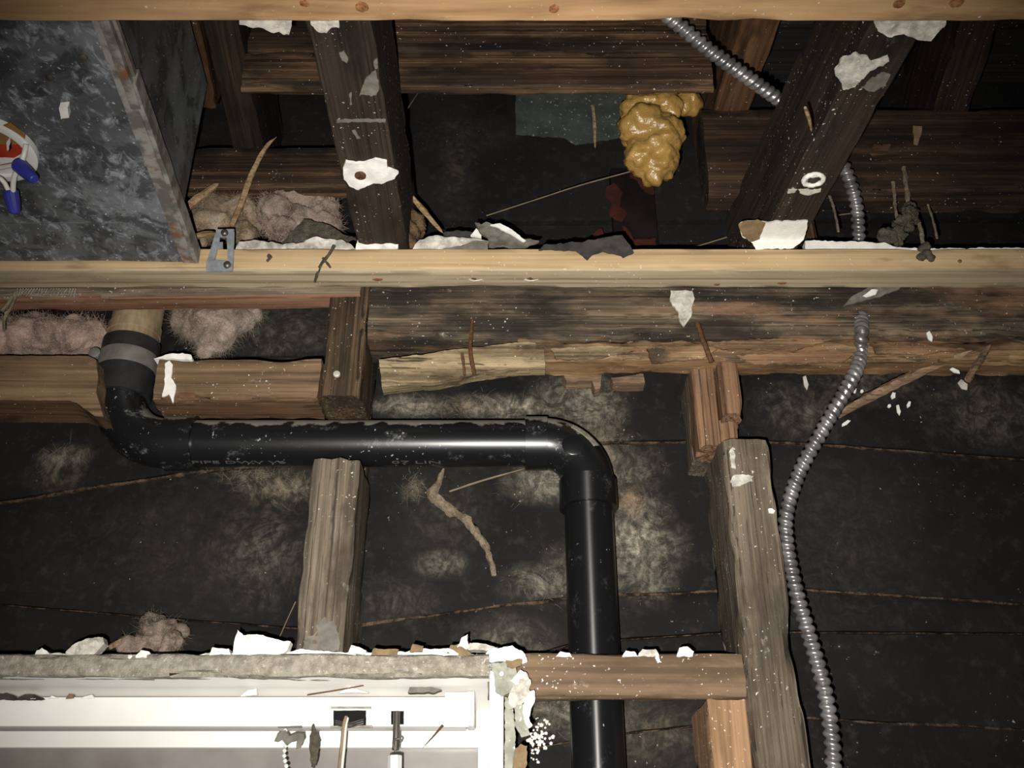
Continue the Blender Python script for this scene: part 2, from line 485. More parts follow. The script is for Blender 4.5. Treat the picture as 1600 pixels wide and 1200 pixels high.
M['band'] = plain('clamp_band', srgb(110, 108, 102), .42, .5, .2, var=.2, bump=.05)
M['rust'] = plain('rusty_steel', srgb(92, 64, 42), .8, .3, .2, var=.35, scale=250, bump=.6)
M['nail'] = plain('nail_head', srgb(190, 184, 172), .5, .5, .3, var=.15, bump=.1)
M['foam'] = plain('gold_foam', srgb(158, 125, 68), .24, .6, var=.16, scale=45, bump=.5, bdist=.0025)
M['dirt'] = plain('dry_mud', srgb(104, 84, 62), .95, .1, var=.35, scale=140, bump=1.0, bdist=.003)
M['dirt_grey'] = plain('grey_dirt', srgb(92, 86, 74), .95, .1, var=.3, scale=160, bump=1.0, bdist=.003)
M['cobweb'] = plain('dusty_cobweb', srgb(140, 126, 106), .95, .1, var=.3, scale=200, bump=1.0, bdist=.002)
M['string'] = plain('old_string', srgb(128, 112, 92), .9, .1, var=.2, bump=0)
M['fibre_dust'] = plain('dust_fibre', srgb(128, 118, 102), .95, .1, var=.2, bump=0)
M['fibre_pink'] = plain('glass_wool_fibre', srgb(176, 152, 140), .95, .1, var=.2, bump=0)
M['sheetmetal_old'] = plain('zinc_flashing', srgb(64, 69, 66), .6, .3, .1, var=.3, scale=30, bump=.1, speck=(.3, .3, .28))
def wool(name, a, b, c):
    k = NT(name); v = k.coords()
    n = k.noise(v, 38, 5, .6, .5)
    col = k.ramp(n, [(.34, a), (.5, b), (.64, c)])
    col = k.mix(k.math('MULTIPLY', k.mask(k.noise(v, 600, 2), .5, .7), .35), col, tuple(min(1, x * 1.5) for x in c))
    k.bump(k.noise(v, 420, 6, .7), .8, .003)
    return k.out(col, .95, .1)
M['wool_pink'] = wool('pink_glass_wool', srgb(114, 98, 88), srgb(170, 146, 133), srgb(194, 170, 157))
M['wool_grey'] = wool('grey_pink_glass_wool', srgb(84, 75, 65), srgb(138, 123, 111), srgb(168, 151, 140))
M['wool_yellow'] = wool('yellowed_glass_wool', srgb(78, 64, 42), srgb(138, 120, 96), srgb(172, 156, 138))

# bare black pipe plastic with dust lying on it
def abs_mat(name, dust=.5, low=.35, gloss=.30, aniso=0.0):
    k = NT(name); v = k.coords()
    nrm = k.n('ShaderNodeSeparateXYZ'); k.l(k.n('ShaderNodeNewGeometry').outputs['Normal'], nrm.inputs[0])
    up = k.mask(k.math('ADD', nrm.outputs[2], k.math('MULTIPLY', k.noise(v, (70, 70, 70), 3, .5), 1.0)), .98, 1.12)
    sm = k.mask(k.noise(v, (30, 45, 45), 8, .72), .56, .70)
    gr = k.mask(k.noise(v, 420, 3, .6), .35, .65)
    sp = k.mask(k.noise(v, 300, 1.5, .5), .705, .73)
    c = k.mix(k.math('MULTIPLY', up, dust), (.0065, .0068, .0075), srgb(126, 122, 112))
    f = k.math('MULTIPLY', k.math('MULTIPLY', sm, gr), low)
    c = k.mix(f, c, srgb(150, 152, 156))
    c = k.mix(k.math('MULTIPLY', k.math('MULTIPLY', sp, .6), k.mask(k.noise(v, 22, 3, .6), .5, .6)), c, (.5, .5, .5))
    r = k.math('ADD', gloss, k.math('MULTIPLY', k.math('MAXIMUM', k.math('MULTIPLY', up, dust), f), .6))
    if aniso:
        t = k.n('ShaderNodeTangent', direction_type='RADIAL', axis='X')
        k.l(t.outputs[0], k.b.inputs['Tangent'])
        k.b.inputs['Anisotropic'].default_value = aniso
        k.b.inputs['Anisotropic Rotation'].default_value = .25
    k.bump(k.noise(v, 160, 3), .03, .0006)
    return k.out(c, r, .5)
M['abs'] = abs_mat('black_abs', .8, .35)
M['abs_elbow'] = abs_mat('black_abs_dusty', .6, .6)
M['abs_down'] = abs_mat('black_abs_clean', .2, .12, .36, .85)

# galvanised duct
def duct_mat(name, chalk):
    k = NT(name); v = k.coords()
    n = k.noise(v, 28, 7, .68, .6); n2 = k.noise(v, 9, 3, .5)
    n3 = k.noise(v, (90, 60, 60), 6, .7, .6)
    c = k.mix(k.mask(n2, .35, .65), srgb(82, 84, 86), srgb(122, 126, 129))
    blk = k.mask(n, .46, .58)
    c = k.mix(k.math('MULTIPLY', blk, .75), c, srgb(52, 53, 56))
    w = k.math('MULTIPLY', k.mask(n3, .50, .70), chalk)
    c = k.mix(w, c, srgb(166, 172, 180))
    c = k.mix(k.mask(k.noise(v, 310, 1.5), .70, .73), c, (.5, .5, .5))
    k.bump(n3, .25, .0008)
    return k.out(c, k.math('ADD', .42, k.math('MULTIPLY', w, .4)), .5, .1)
M['duct'] = duct_mat('galvanised_chalky', .8)
M['duct_side'] = duct_mat('galvanised_dull', .08)
def seam_mat():
    k = NT('seam_steel'); v = k.coords()
    n = k.noise(v, (60, 60, 60), 5, .6)
    c = k.mix(k.mask(n, .4, .6), srgb(104, 100, 94), srgb(152, 148, 142))
    c = k.mix(k.math('MULTIPLY', k.mask(k.noise(v, 35, 5, .6), .56, .66), .8), c, srgb(124, 84, 56))
    k.bump(n, .4, .001)
    return k.out(c, .5, .5, .15)
M['seam'] = seam_mat()
M['galv'] = plain('galvanised_bracket', srgb(138, 144, 146), .5, .5, .1, var=.25, scale=90, bump=.2)
def conduit_mat():
    k = NT('armoured_steel'); v = k.coords()
    c = k.mix(k.mask(k.noise(v, 50, 4), .35, .65), srgb(122, 121, 120), srgb(170, 169, 167))
    c = k.mix(k.math('MULTIPLY', k.mask(k.noise(v, 140, 3), .55, .7), .5), c, srgb(90, 84, 76))
    return k.out(c, .32, .5, .65)
M['conduit'] = conduit_mat()

# black felt-faced sheathing; dust and rust marks where they lie on the wall (metres on the wall plane)
WY = 0.95
CLOUDS = [(645, 635, 50, 14, .9, 0), (735, 634, 26, 14, .8, 1), (800, 638, 60, 16, 1.0, 0), (900, 628, 60, 40, .55, 0), (935, 668, 34, 50, .6, 1),
          (860, 752, 56, 26, .85, 0), (955, 735, 60, 44, .55, 0), (987, 782, 16, 18, .8, 2), (1000, 812, 40, 36, .75, 0), (985, 850, 62, 44, .95, 0),
          (1012, 884, 36, 46, .7, 0), (930, 895, 70, 36, .5, 0), (850, 912, 50, 26, .6, 0), (440, 762, 56, 22, .75, 1), (400, 742, 60, 12, .55, 1),
          (410, 865, 60, 60, .2, 0), (100, 714, 32, 15, .6, 0), (90, 745, 40, 20, .35, 1), (690, 880, 34, 18, .45, 0), (645, 764, 15, 14, .6, 1), (700, 800, 60, 50, .1, 0),
          (1545, 640, 90, 50, .22, 0), (1350, 600, 90, 26, .22, 0), (870, 1105, 50, 40, .5, 0), (1000, 1140, 90, 46, .35, 1), (445, 520, 70, 40, .2, 0),
          (1300, 850, 110, 130, .05, 0), (250, 850, 200, 90, .06, 1), (620, 940, 60, 30, .15, 0), (715, 275, 24, 56, .12, 1), (790, 1010, 60, 40, .35, 0),
          (1250, 640, 60, 40, .25, 0), (720, 210, 60, 30, .05, 0)]
def felt_mat():
    k = NT('black_sheathing_felt')
    v = k.n('ShaderNodeTexCoord').outputs['Object']
    n = k.noise(v, 9, 4, .55)
    c = k.mix(k.mask(n, .3, .7), (.0052, .005, .0047), (.0115, .0108, .0098))
    c = k.mix(k.math('MULTIPLY', k.mask(k.noise(v, 60, 5, .7), .5, .75), .35), c, (.05, .044, .038))
    fib = k.noise(v, (80, 80, 55), 9, .72, 1.4)
    fib2 = k.noise(v, (26, 26, 34), 9, .74, 2.6)
    acc = {0: None, 1: None, 2: None}
    for (px, py, rx, ry, s, kind) in CLOUDS:
        p = yP(px, py, WY); q = yP(px + rx, py, WY); r_ = yP(px, py - ry, WY)
        d = k.vec('SUBTRACT', v, tuple(p + UP))
        d = k.vec('MULTIPLY', d, (1 / (q.x - p.x), 0, 1 / max(.004, r_.z - p.z)))
        ln = k.n('ShaderNodeVectorMath', operation='LENGTH'); k.l(d, ln.inputs[0])
        m = k.n('ShaderNodeMapRange', interpolation_type='SMOOTHSTEP'); k.l(ln.outputs['Value'], m.inputs[0])
        m.inputs[1].default_value = 1.75; m.inputs[2].default_value = .0; m.inputs[3].default_value = 0; m.inputs[4].default_value = s
        acc[kind] = m.outputs[0] if acc[kind] is None else k.math('MAXIMUM', acc[kind], m.outputs[0])
    pat = k.math('MULTIPLY', k.math('ADD', k.math('MULTIPLY', k.mask(fib, .38, .68), 1.0), .25), k.math('ADD', k.math('MULTIPLY', k.mask(fib2, .36, .64), 1.0), .12))
    cols = {0: srgb(156, 148, 132), 1: srgb(134, 122, 104), 2: srgb(152, 126, 98)}
    for q in (1, 0, 2):
        f = k.math('MULTIPLY', acc[q], k.math('ADD', pat, .04 if q < 2 else .2), True)
        c = k.mix(f, c, cols[q])
    c = k.mix(k.math('MULTIPLY', k.mask(k.noise(v, 300, 1.5, .5), .735, .76), k.mask(k.noise(v, 14, 4, .6), .5, .62)), c, (.3, .29, .27))
    k.bump(k.math('ADD', k.noise(v, 40, 6, .65), k.math('MULTIPLY', fib, .3)), .35, .002)
    return k.out(c, .75, .18)
M['felt'] = felt_mat()
def joint_mat():
    k = NT('joint_dust'); v = k.coords()
    n = k.noise(v, 90, 6, .75)
    c = k.mix(k.mask(n, .38, .66), srgb(30, 26, 22), srgb(98, 80, 62))
    k.bump(k.noise(v, 400, 4), 1.0, .002)
    return k.out(c, .95, .1)
M['joint'] = joint_mat()
def pane_mat():
    k = NT('frosted_pane'); v = k.coords()
    c = k.mix(k.mask(k.noise(v, 20, 3), .3, .7), (.20, .18, .165), (.26, .24, .22))
    return k.out(c, .3, .5)
M['pane'] = pane_mat()

# ---------------------------------------------------------------- setting: sheathed wall and roof deck
wall = bpy.data.objects.new('wall_back', None); COL.objects.link(wall); wall['kind'] = 'structure'
wall['label'] = 'black felt faced sheathing behind the studs and pipe'
WORLD[wall.name] = Matrix.Identity(4)
S = [
    [(-500, 100), (800, 105), (2100, 100)],
    [(-500, 345), (800, 348), (2100, 340)],
    [(-500, 560), (800, 556), (2100, 560)],
    [(-500, 850), (0, 785), (300, 738), (500, 721), (800, 700), (960, 692), (1115, 689), (1240, 692), (1600, 718), (2100, 760)],
    [(-500, 920), (0, 945), (250, 966), (470, 982), (565, 977), (720, 955), (890, 934), (1115, 924), (1240, 920), (1600, 944), (2100, 985)],
    [(-500, 1040), (780, 1040), (900, 1005), (1115, 990), (1250, 988), (1600, 991), (2100, 1000)],
    [(770, 1180), (960, 1148), (1080, 1135), (1250, 1122), (1600, 1140), (2100, 1170)],
    [(770, 1600), (2100, 1600)]]
PROF = {2: lambda x: .95 if x < 700 else (.8 if x < 1200 else .5), 3: lambda x: .3 if x < 500 else (1.0 if x < 1000 else .75), 4: lambda x: .8, 5: lambda x: .9}
def board(top, bot, Y, seam, prof=lambda x: 1.0):
    poly = [(x, y + 1.0) for x, y in top] + [(x, y - 1.0) for x, y in bot][::-1]
    V, Fc = [], []
    xs0 = max(top[0][0], bot[0][0]); xs1 = min(top[-1][0], bot[-1][0])
    def at(pl, x):
        for (a, b) in zip(pl, pl[1:]):
            if a[0] <= x <= b[0]: return a[1] + (b[1] - a[1]) * (x - a[0]) / (b[0] - a[0])
        return pl[-1][1]
    nx, ny = 80, 6
    sd = seed()
    for i in range(nx + 1):
        x = xs0 + (xs1 - xs0) * i / nx
        for j in range(ny + 1):
            t = j / ny
            ya, yb = at(top, x) + 1.2, at(bot, x) - 1.2
            y = ya + (yb - ya) * t
            if j == ny: y -= 1.5 + 1.5 * nz(x * .03, sd)
            p = yP(x, y, WY)
            p.y = Y + .0012 * nz(p.x * 12, p.z * 20, sd) + (.002 if j == 0 else 0)
            V.append(p)
    k = ny + 1
    N = len(V)
    V += [Vector((v.x, v.y + .012, v.z)) for v in V]
    for i in range(nx):
        for j in range(ny):
            a = i * k + j
            Fc.append((a, a + 1, a + k + 1, a + k)); Fc.append((a + N, a + k + N, a + k + 1 + N, a + 1 + N))
    for i in range(nx):
        a = i * k; Fc.append((a, a + k, a + k + N, a + N)); a += ny; Fc.append((a, a + N, a + k + N, a + k))
    for i in (0, nx):
        for j in range(ny):
            a = i * k + j; Fc.append((a, a + N, a + N + 1, a + 1))
    me = mesh_of('sheathing_board', [v + UP for v in V], Fc, 40)
    ob = link('sheathing_board', me, M['felt'], Matrix.Translation(-UP), wall)
    if seam:
        P, Q = [], []
        n = 160
        for i in range(n + 1):
            x = xs0 + (xs1 - xs0) * i / n
            P.append((x, at(bot, x)))
        w = lambda x: prof(x) * (seam * (.62 + 1.2 * nz(x * .011, sd, 4)) + 1.6 * nz(x * .09, sd))
        poly = [(x, y - max(.12, w(x))) for x, y in P] + [(x, y + max(.12, w(x + 90))) for x, y in P][::-1]
        j = sheet('dust_joint', poly, onY(Y - .0016), M['joint'], wall, thick=.003, jit=.8, bump=.0006, seg=7, grid=12)
        j['label'] = 'brown dusty joint between sheathing boards'
offs = [WY, WY + .002, WY - .001, WY + .001, WY - .001, WY + .0015, WY]
seams = [0, 0, 2.6, 3.0, .9, 2.8, 0]
for i in range(7):
    board(S[i], S[i + 1], offs[i], seams[i], PROF.get(i, lambda x: 1.0))
ceil = bpy.data.objects.new('ceiling', None); COL.objects.link(ceil); ceil['kind'] = 'structure'
ceil['label'] = 'black roof deck boards above the rafters'
WORLD[ceil.name] = Matrix.Identity(4)
for i in range(7):
    box_beam('deck_board', -.95, .95, .10 + i * .125, .10 + i * .125 + .122, .945, .962, M['deck'], ceil, step=.03)

# ---------------------------------------------------------------- timber
ZS0, ZS1 = .551, .577           # furring strips
ZJ = .585                       # underside of the ceiling joists
s = thing('furring_strip', (0, .815, ZS0), 'pale pine furring strip in mid ceiling carrying broken plaster and a steel bracket', 'wood strip')
box_beam('strip', -.80, .80, .800, .832, ZS0, ZS1, M['strip_grey'], s, rough=.0004, edge=.0012, step=.012)
def under_face(o, mat, zmax=-.6):
    """Give the faces that look down (timbers along X) a second material."""
    o.data.materials.append(mat)
    for p_ in o.data.polygons:
        if p_.normal.z < zmax: p_.material_index = 1
under_face(s.children[0], M['strip_under'])
for (x, y, rx, rz_) in ((590, 436, .0065, .0035), (1120, 444, .004, .0025), (1222, 442, .006, .0028), (1500, 408, .002, .002)):
    under = y > 424
    p = zP(x, y, ZS0 + .0004) if under else yP(x, y, .7996)
    a = Vector((0, 0, 1)) if under else Vector((0, 1, 0))
    ob = lathe('knot', p + a * .002, p - a * .0008, [(0, .9), (.6, 1.0), (.9, .8), (1, .3)], M['knot'], s, sides=20, jit=.2)
    ob.matrix_basis = ob.matrix_basis @ Matrix.Diagonal((1, rz_ if under else rx, rx if under else rz_, 1)) if not under else ob.matrix_basis @ Matrix.Diagonal((1, rx if abs((ob.matrix_basis.to_3x3() @ Vector((0, 1, 0))).x) > .5 else rz_, rz_ if abs((ob.matrix_basis.to_3x3() @ Vector((0, 1, 0))).x) > .5 else rx, 1))
    ob['label'] = 'round brown knot'
s = thing('furring_strip', (0, .48, ZS0), 'pale pine furring strip across the top of the picture', 'wood strip')
box_beam('strip', -.70, .70, .462, .4955, ZS0, ZS1, M['strip'], s, rough=.0004, edge=.0012, step=.012)
for (x, y, r) in ((475, 3, .005), (565, 10, .006), (865, 13, .005), (1495, 3, .006), (1405, 5, .005)):
    p = zP(x, y, ZS0 + .0003)
    ob = lathe('knot', p + Vector((0, 0, .002)), p - Vector((0, 0, .0006)), [(0, r * .9), (.6, r), (.9, r * .8), (1, r * .3)], M['knot'], s, sides=18, jit=.2)
    ob['label'] = 'round brown knot'

def joist(name, l0, l1, r0, r1, mat, label, ya, yb, zt, Z=ZJ, cat='joist', **kw):
    """A timber running in depth; l0-l1 and r0-r1 are the two lower arrises as seen."""
    L0, L1, R0, R1 = (zP(*p, Z) for p in (l0, l1, r0, r1))
    c0, c1 = (L0 + R0) / 2, (L1 + R1) / 2
    d = (c1 - c0) / (c1.y - c0.y)
    A = c0 + d * (ya - c0.y); B = c0 + d * (yb - c0.y)
    w = ((R0 - L0).length + (R1 - L1).length) / 2 * abs(d.normalized().y)
    A.z = B.z = (Z + zt) / 2
    ob = beam(name, A, B, w, zt - Z, mat, **kw)
    return tag(ob, label, cat)
jl = joist('ceiling_joist', (486, 37), (545, 300), (573, 37), (624, 340), M['joist'], 'dark stained joist left of the gold foam with a torn white plaster patch', .30, .895, .685)
jr = joist('ceiling_joist', (1363, 37), (1205, 345), (1447, 37), (1272, 345), M['joist'], 'dark stained joist right of the gold foam, crossed by the steel conduit', .30, .895, .685)

PY = .86                        # front face of the wall framing
# top plates
tag(beam('top_plate', yP(-420, 470, PY + .010) , yP(566, 459, PY + .010), .025, .020, M['red_plate'], edge=.003, rough=.001),
    'thin plate with reddish underside left of the upper stud', 'plate')
under_face(bpy.data.objects['top_plate'], M['red_under'])
tag(box_beam('top_plate', -.146, .85, PY, PY + .052, .5096, ZJ - .001, M['plate'], edge=.004, rough=.0016),
    'mould blackened upper plate right of the upper stud, behind the pale strip', 'plate')
lp_a, lp_b = yP(812, 558, PY), yP(2000, 558, PY)
tag(box_beam('lower_plate', lp_a.x, .85, PY - .001, PY + .030, .4826, .5080, M['plate_low'], edge=.006, rough=.0028, endr=.012, step=.006),
    'flaking brown lower plate with torn front, under the blackened plate', 'plate')
under_face(bpy.data.objects['lower_plate'], M['plate_under'], -.75)
# the split left end of the lower plate
tag(sheet('split_plank', [(592, 562), (640, 556), (720, 545), (800, 536), (830, 534), (850, 540), (852, 574), (800, 576), (740, 584), (690, 596), (640, 600), (597, 605)],
          lambda x, y: yP(x, y, PY - .006 - .00006 * max(0, 850 - x) * .5), M['split'], thick=.016, jit=1.2, bump=.0016, seg=5, grid=5),
    'pale split plank end sagging from the lower plate above the black pipe', 'plank')
# flakes lifted off the lower plate
FL = [([(1010, 545), (1085, 538), (1120, 545), (1100, 560), (1020, 566)], M['plate_low']), ([(1105, 534), (1230, 528), (1300, 530), (1240, 548), (1130, 546)], M['plate_low']),
      ([(1150, 556), (1290, 548), (1335, 552), (1320, 564), (1180, 568)], M['stud_red']), ([(1360, 535), (1430, 540), (1510, 545), (1440, 553), (1370, 552)], M['plate_low']),
      ([(860, 545), (950, 540), (990, 548), (930, 560), (870, 560)], M['split'])]
for i, (pl, m) in enumerate(FL):
    tag(sheet('wood_flake', pl, onY(PY - .004), m, thick=.003, jit=2.2, bump=.0015, seg=5, grid=6),
        ['ragged tan flake on the lower plate left of the rusty nail', 'long brown flake on the lower plate above the right stud', 'orange flake on the lower plate left of the conduit',
         'thin brown flake on the lower plate right of the conduit', 'pale splintered flake on the lower plate over the black elbow'][i], 'wood flake')
for i, (pl, Yf) in enumerate([([(880, 584), (940, 580), (938, 606), (930, 608), (925, 594), (885, 596)], .93), ([(955, 590), (1005, 584), (1008, 598), (958, 599)], .93)]):
    tag(sheet('paper_scrap', pl, onY(Yf), M['stick'], thick=.02, jit=1.2, seg=5),
        ['tan scrap with a hanging tongue under the lower plate', 'flat tan scrap under the lower plate, right of the hanging one'][i], 'scrap')

# studs
st = thing('wall_stud', (-.168, PY + .04, .2), 'weathered stud notched around the horizontal black pipe', 'stud')
box_beam('lower_length', -.1885, -.1435, PY, PY + .086, .187, .3765, M['stud'], st, axis='z', edge=.0035, endr=.005, rough=.0011)
ob = box_beam('upper_length', -.188, -.147, PY, PY + .086, .4445, .575, M['stud_up'], st, axis='z', edge=.003, endr=.004, rough=.001)
ob['label'] = 'darker upper length'
box_beam('web', -.187, -.148, PY + .072, PY + .086, .35, .47, M['stud_up'], st, axis='z')
st2 = thing('wall_stud', (.22, PY + .04, .1), 'thick grey stud with cut top beside the hanging conduit', 'stud')
box_beam('front_post', .198, .2425, PY - .004, PY + .086, -.22, .396, M['stud'], st2, axis='z', edge=.006, endr=.003, rough=.0014)
# split reddish wood above it
b1 = box_beam('split_end', .181, .2035, PY + .014, PY + .05, .397, .486, M['stud_red'], st2, axis='z', edge=.004, endr=.006, rough=.0012)
b1['label'] = 'reddish split upper end'
b2 = box_beam('split_end', .205, .2245, PY + .004, PY + .04, .425, .487, M['stud_red'], st2, axis='z', edge=.003, endr=.005, rough=.001)
b3 = box_beam('split_end', .2035, .222, PY + .02, PY + .05, .397, .43, M['stud_red'], st2, axis='z', edge=.004, endr=.006, rough=.001)
b4 = box_beam('back_stud', .181, .218, PY + .05, PY + .088, .397, .487, M['stud'], st2, axis='z', edge=.002, rough=.0008)

# blocking either side of the coupling
def rounded(r_, sgn):
    def f(x, y, z): return (x, y, z)
    return f
blk = [(-460, 556), (60, 556), (138, 556), (150, 562), (153, 590), (150, 612), (158, 640), (162, 652), (148, 650), (120, 630), (108, 626), (0, 625), (-460, 625)]
b = sheet('blocking', blk, onY(PY - .002), M['block'], thick=.05, jit=.6, bump=.0007, seg=6, grid=9, smooth=35)
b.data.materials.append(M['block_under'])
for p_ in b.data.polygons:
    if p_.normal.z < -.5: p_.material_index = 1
tag(b, 'wood block with a rounded notched end left of the black coupling', 'wood block')
tag(box_beam('blocking', -.351, -.1895, PY, PY + .046, .4405, .4865, M['block'], edge=.004, rough=.0008, endr=.004),
    'brown wood block between the coupling and the upper stud, with a white flake', 'wood block')
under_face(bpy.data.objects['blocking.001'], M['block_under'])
tag(box_beam('window_header', -.02, .1975, PY, PY + .0185, .159, .1955, M['ledger'], edge=.002, rough=.0006),
    'plaster spotted header crossing in front of the vertical pipe', 'header')
tag(box_beam('trimmer_stud', .1645, .1975, PY + .002, PY + .086, -.22, .1575, M['trimmer'], axis='z', edge=.0015),
    'short orange stud standing under the right end of the header', 'stud')

# timbers above the joists
tag(box_beam('dark_plank', -.256, .1905, .693, .706, .6865, .732, M['dark_beam'], edge=.003, rough=.001), 'brown plank with a pale lower edge behind the joist, above the gold foam', 'plank')
tag(box_beam('dark_plank', -.256, .1905, .695, .708, .7335, .80, M['dark_beam'], edge=.002, rough=.001), 'blackened plank right under the top strip, above the pale edged plank', 'plank')
tag(box_beam('blocking', -.40, -.160, .846, .868, .692, .747, M['dark_beam'], edge=.002, rough=.001), 'brown rough block left of the left joist, over the insulation', 'wood block')
tag(box_beam('dark_beam', .214, .95, .846, .886, .686, .803, M['beam_dim'], edge=.004, rough=.0012), 'long dark brown beam behind the right joist', 'beam')
joist('rafter', (1154, 37), (1118, 165), (1222, 37), (1172, 165), M['rust_wood'], 'orange brown rafter end between gold foam and right joist', .45, .94, .93, Z=.805, cat='rafter')
joist('rafter', (318, 37), (362, 230), (372, 37), (412, 230), M['rafter'], 'sooty dark rafter right of the sheet metal duct', .42, .94, .86, Z=.749, cat='rafter')
joist('rafter', (262, 37), (316, 230), (312, 37), (352, 230), M['rust_wood'], 'orange brown rafter close against the duct side', .42, .80, .86, Z=.760, cat='rafter')
joist('rafter', (1500, 37), (1460, 170), (1565, 37), (1515, 170), M['rafter'], 'sooty rafter in the dark upper right corner', .45, .94, .93, Z=.805, cat='rafter')
p = yP(1290, 380, .90)
tag(box_beam('cripple_stud', .322, .336, .885, .92, ZJ, .70, M['dark_beam'], axis='z'), 'thin dark upright just right of the right joist foot', 'stud')

# ---------------------------------------------------------------- sheet metal duct
ZD = .560
a0, a1 = zP(170, 40, ZD), zP(300, 402, ZD)
dx = (a1.x - a0.x) / (a1.y - a0.y)
Yn, Yf, Ye = .4975, .798, .738
def axat(Y): return a0.x + dx * (Y - a0.y)
d = thing('air_duct', (-.45, .6, ZD), 'galvanised sheet metal duct with chalky underside in the upper left corner', 'duct')
def slab(name, P, th, up, mat, parent, n=24, bumpy=.001):
    """A metal sheet over the quad P (four corners), dished a little."""
    V, Fc = [], []
    sd = seed()
    for i in range(n + 1):
        for j in range(n + 1):
            q = P[0].lerp(P[1], i / n).lerp(P[3].lerp(P[2], i / n), j / n)
            V.append(q + up * (bumpy * nz(q.x * 12, q.y * 12, sd + q.z * 12)))
    N = len(V); k = n + 1
    V += [v + up * th for v in V]
    for i in range(n):
        for j in range(n):
            a = i * k + j
            Fc.append((a, a + 1, a + k + 1, a + k)); Fc.append((a + N, a + k + N, a + k + 1 + N, a + 1 + N))
    for i in range(n):
        for (a, b) in ((i, i + 1), (n * k + i, n * k + i + 1), (i * k, i * k + k), (i * k + n, i * k + k + n)):
            Fc.append((a, b, b + N, a + N))
    o = sum(P, Vector()) / 4
    return link(name, mesh_of(name, [v - o for v in V], Fc, 40), mat, Matrix.Translation(o), parent)
Z1 = .733
slab('bottom_panel', [Vector((-.85, Yn, ZD)), Vector((axat(Yn), Yn, ZD)), Vector((axat(Yf), Yf, ZD)), Vector((-.85, Yf, ZD))], .001, Vector((0, 0, 1)), M['duct'], d, n=40)
slab('side_panel', [Vector((axat(Yn), Yn, ZD)), Vector((axat(Ye), Ye, ZD)), Vector((axat(Ye), Ye, Z1)), Vector((axat(Yn), Yn, Z1))], .001, Vector((-1, 0, 0)), M['duct_side'], d, n=24)
slab('end_panel', [Vector((-.85, Ye, ZD)), Vector((axat(Ye), Ye, ZD)), Vector((axat(Ye), Ye, Z1)), Vector((-.85, Ye, Z1))], .001, Vector((0, -1, 0)), M['duct_side'], d, n=10)
slab('top_panel', [Vector((-.85, Yn, Z1)), Vector((axat(Yn), Yn, Z1)), Vector((axat(Ye), Ye, Z1)), Vector((-.85, Ye, Z1))], .001, Vector((0, 0, -1)), M['duct_side'], d, n=10)
# folded seam along the lower edge: a flat hem, a raised lock and a standing lip
def strip_along(name, x0, x1, z0, z1, y0, y1, mat, wav=.0006):
    V, Fc = [], []
    n = 60; sd = seed()
    for i in range(n + 1):
        Y = y0 + (y1 - y0) * i / n
        w = wav * nz(Y * 40, sd)
        for (x, z) in ((x0, z0), (x1, z0), (x1, z1), (x0, z1)):
            V.append(Vector((axat(Y) + x + w, Y, z + w * .6)))
    for i in range(n):
        for k in range(4):
            a, b_ = i * 4 + k, i * 4 + (k + 1) % 4
            Fc.append((a, b_, b_ + 4, a + 4))
    Fc += [(0, 1, 2, 3), tuple(n * 4 + q for q in range(4))]
    o = sum(V, Vector()) / len(V)
    ob = link(name, mesh_of(name, [v - o for v in V], Fc, 40), mat, Matrix.Translation(o), d)
    ob['label'] = 'rust spotted folded edge'
strip_along('seam_hem', -.010, .001, ZD - .0022, ZD - .0002, Yn, Yf, M['seam'])
strip_along('seam_lock', -.004, .0035, ZD - .0055, ZD - .001, Yn, .585, M['seam'])
strip_along('seam_lock', .002, .006, ZD - .004, ZD + .012, .56, Yf - .002, M['seam'])
strip_along('seam_lip', .001, .0045, ZD + .004, ZD + .009, Yn, .66, M['seam'])
for (x, y) in ((78, 122), (240, 250), (130, 90)):
    p = zP(x, y, ZD - .0003)
    ob = lathe('screw', p + Vector((0, 0, .003)), p - Vector((0, 0, .0016)), [(0, .0015), (.4, .0015), (.45, .0034), (.8, .003), (1, .0016)], M['steel_dark'], d, sides=12)
p = zP(98, 178, ZD - .0005)
tag(sheet('plaster_bit', [(92, 170), (106, 168), (108, 183), (95, 186)], onZ(ZD - .007), M['plaster'], thick=.0065, jit=.8, bump=.001, seg=3, back=Vector((0, 0, 1))), 'small square white plaster bit stuck under the duct', 'plaster')

# round outlet in the duct with taped board behind, wires and blue connectors
cx = zP(-18, 228, ZD)
jb = thing('junction_box', cx, 'round white ceiling box rim at the left edge under the duct', 'electrical box')
rr = .038
lathe('rim', cx + Vector((0, 0, .004)), cx + Vector((0, 0, -.0065)), [(0, rr - .004), (.05, rr + .001), (.9, rr + .001), (1, rr - .001), (1.0, rr - .006), (.2, rr - .007), (.1, rr - .008)], M['plastic_white'], jb, sides=48)
lathe('back_disc', cx + Vector((0, 0, .0)), cx + Vector((0, 0, -.0035)), [(0, rr - .006), (1, rr - .006)], M['plastic_white'], jb, sides=40)
zc = ZD - .0045
c_ = sheet('card', [(-60, 215), (0, 198), (16, 193), (40, 212), (36, 228), (-60, 226)], onZ(zc), M['cardboard'], jb, thick=.001, jit=.6, bump=0, seg=5, back=Vector((0, 0, 1)))
c_['label'] = 'brown card'
c_ = sheet('red_label', [(-60, 226), (36, 226), (34, 240), (22, 247), (8, 246), (-60, 246)], onZ(zc - .0002), M['red_print'], jb, thick=.001, jit=.5, bump=0, seg=5, back=Vector((0, 0, 1)))
c_['label'] = 'red printed band'
c_ = sheet('white_mark', [(10, 222), (16, 214), (16, 232), (11, 236)], onZ(zc - .0006), M['plastic_white'], jb, thick=.0006, jit=.3, bump=0, seg=3, back=Vector((0, 0, 1)))
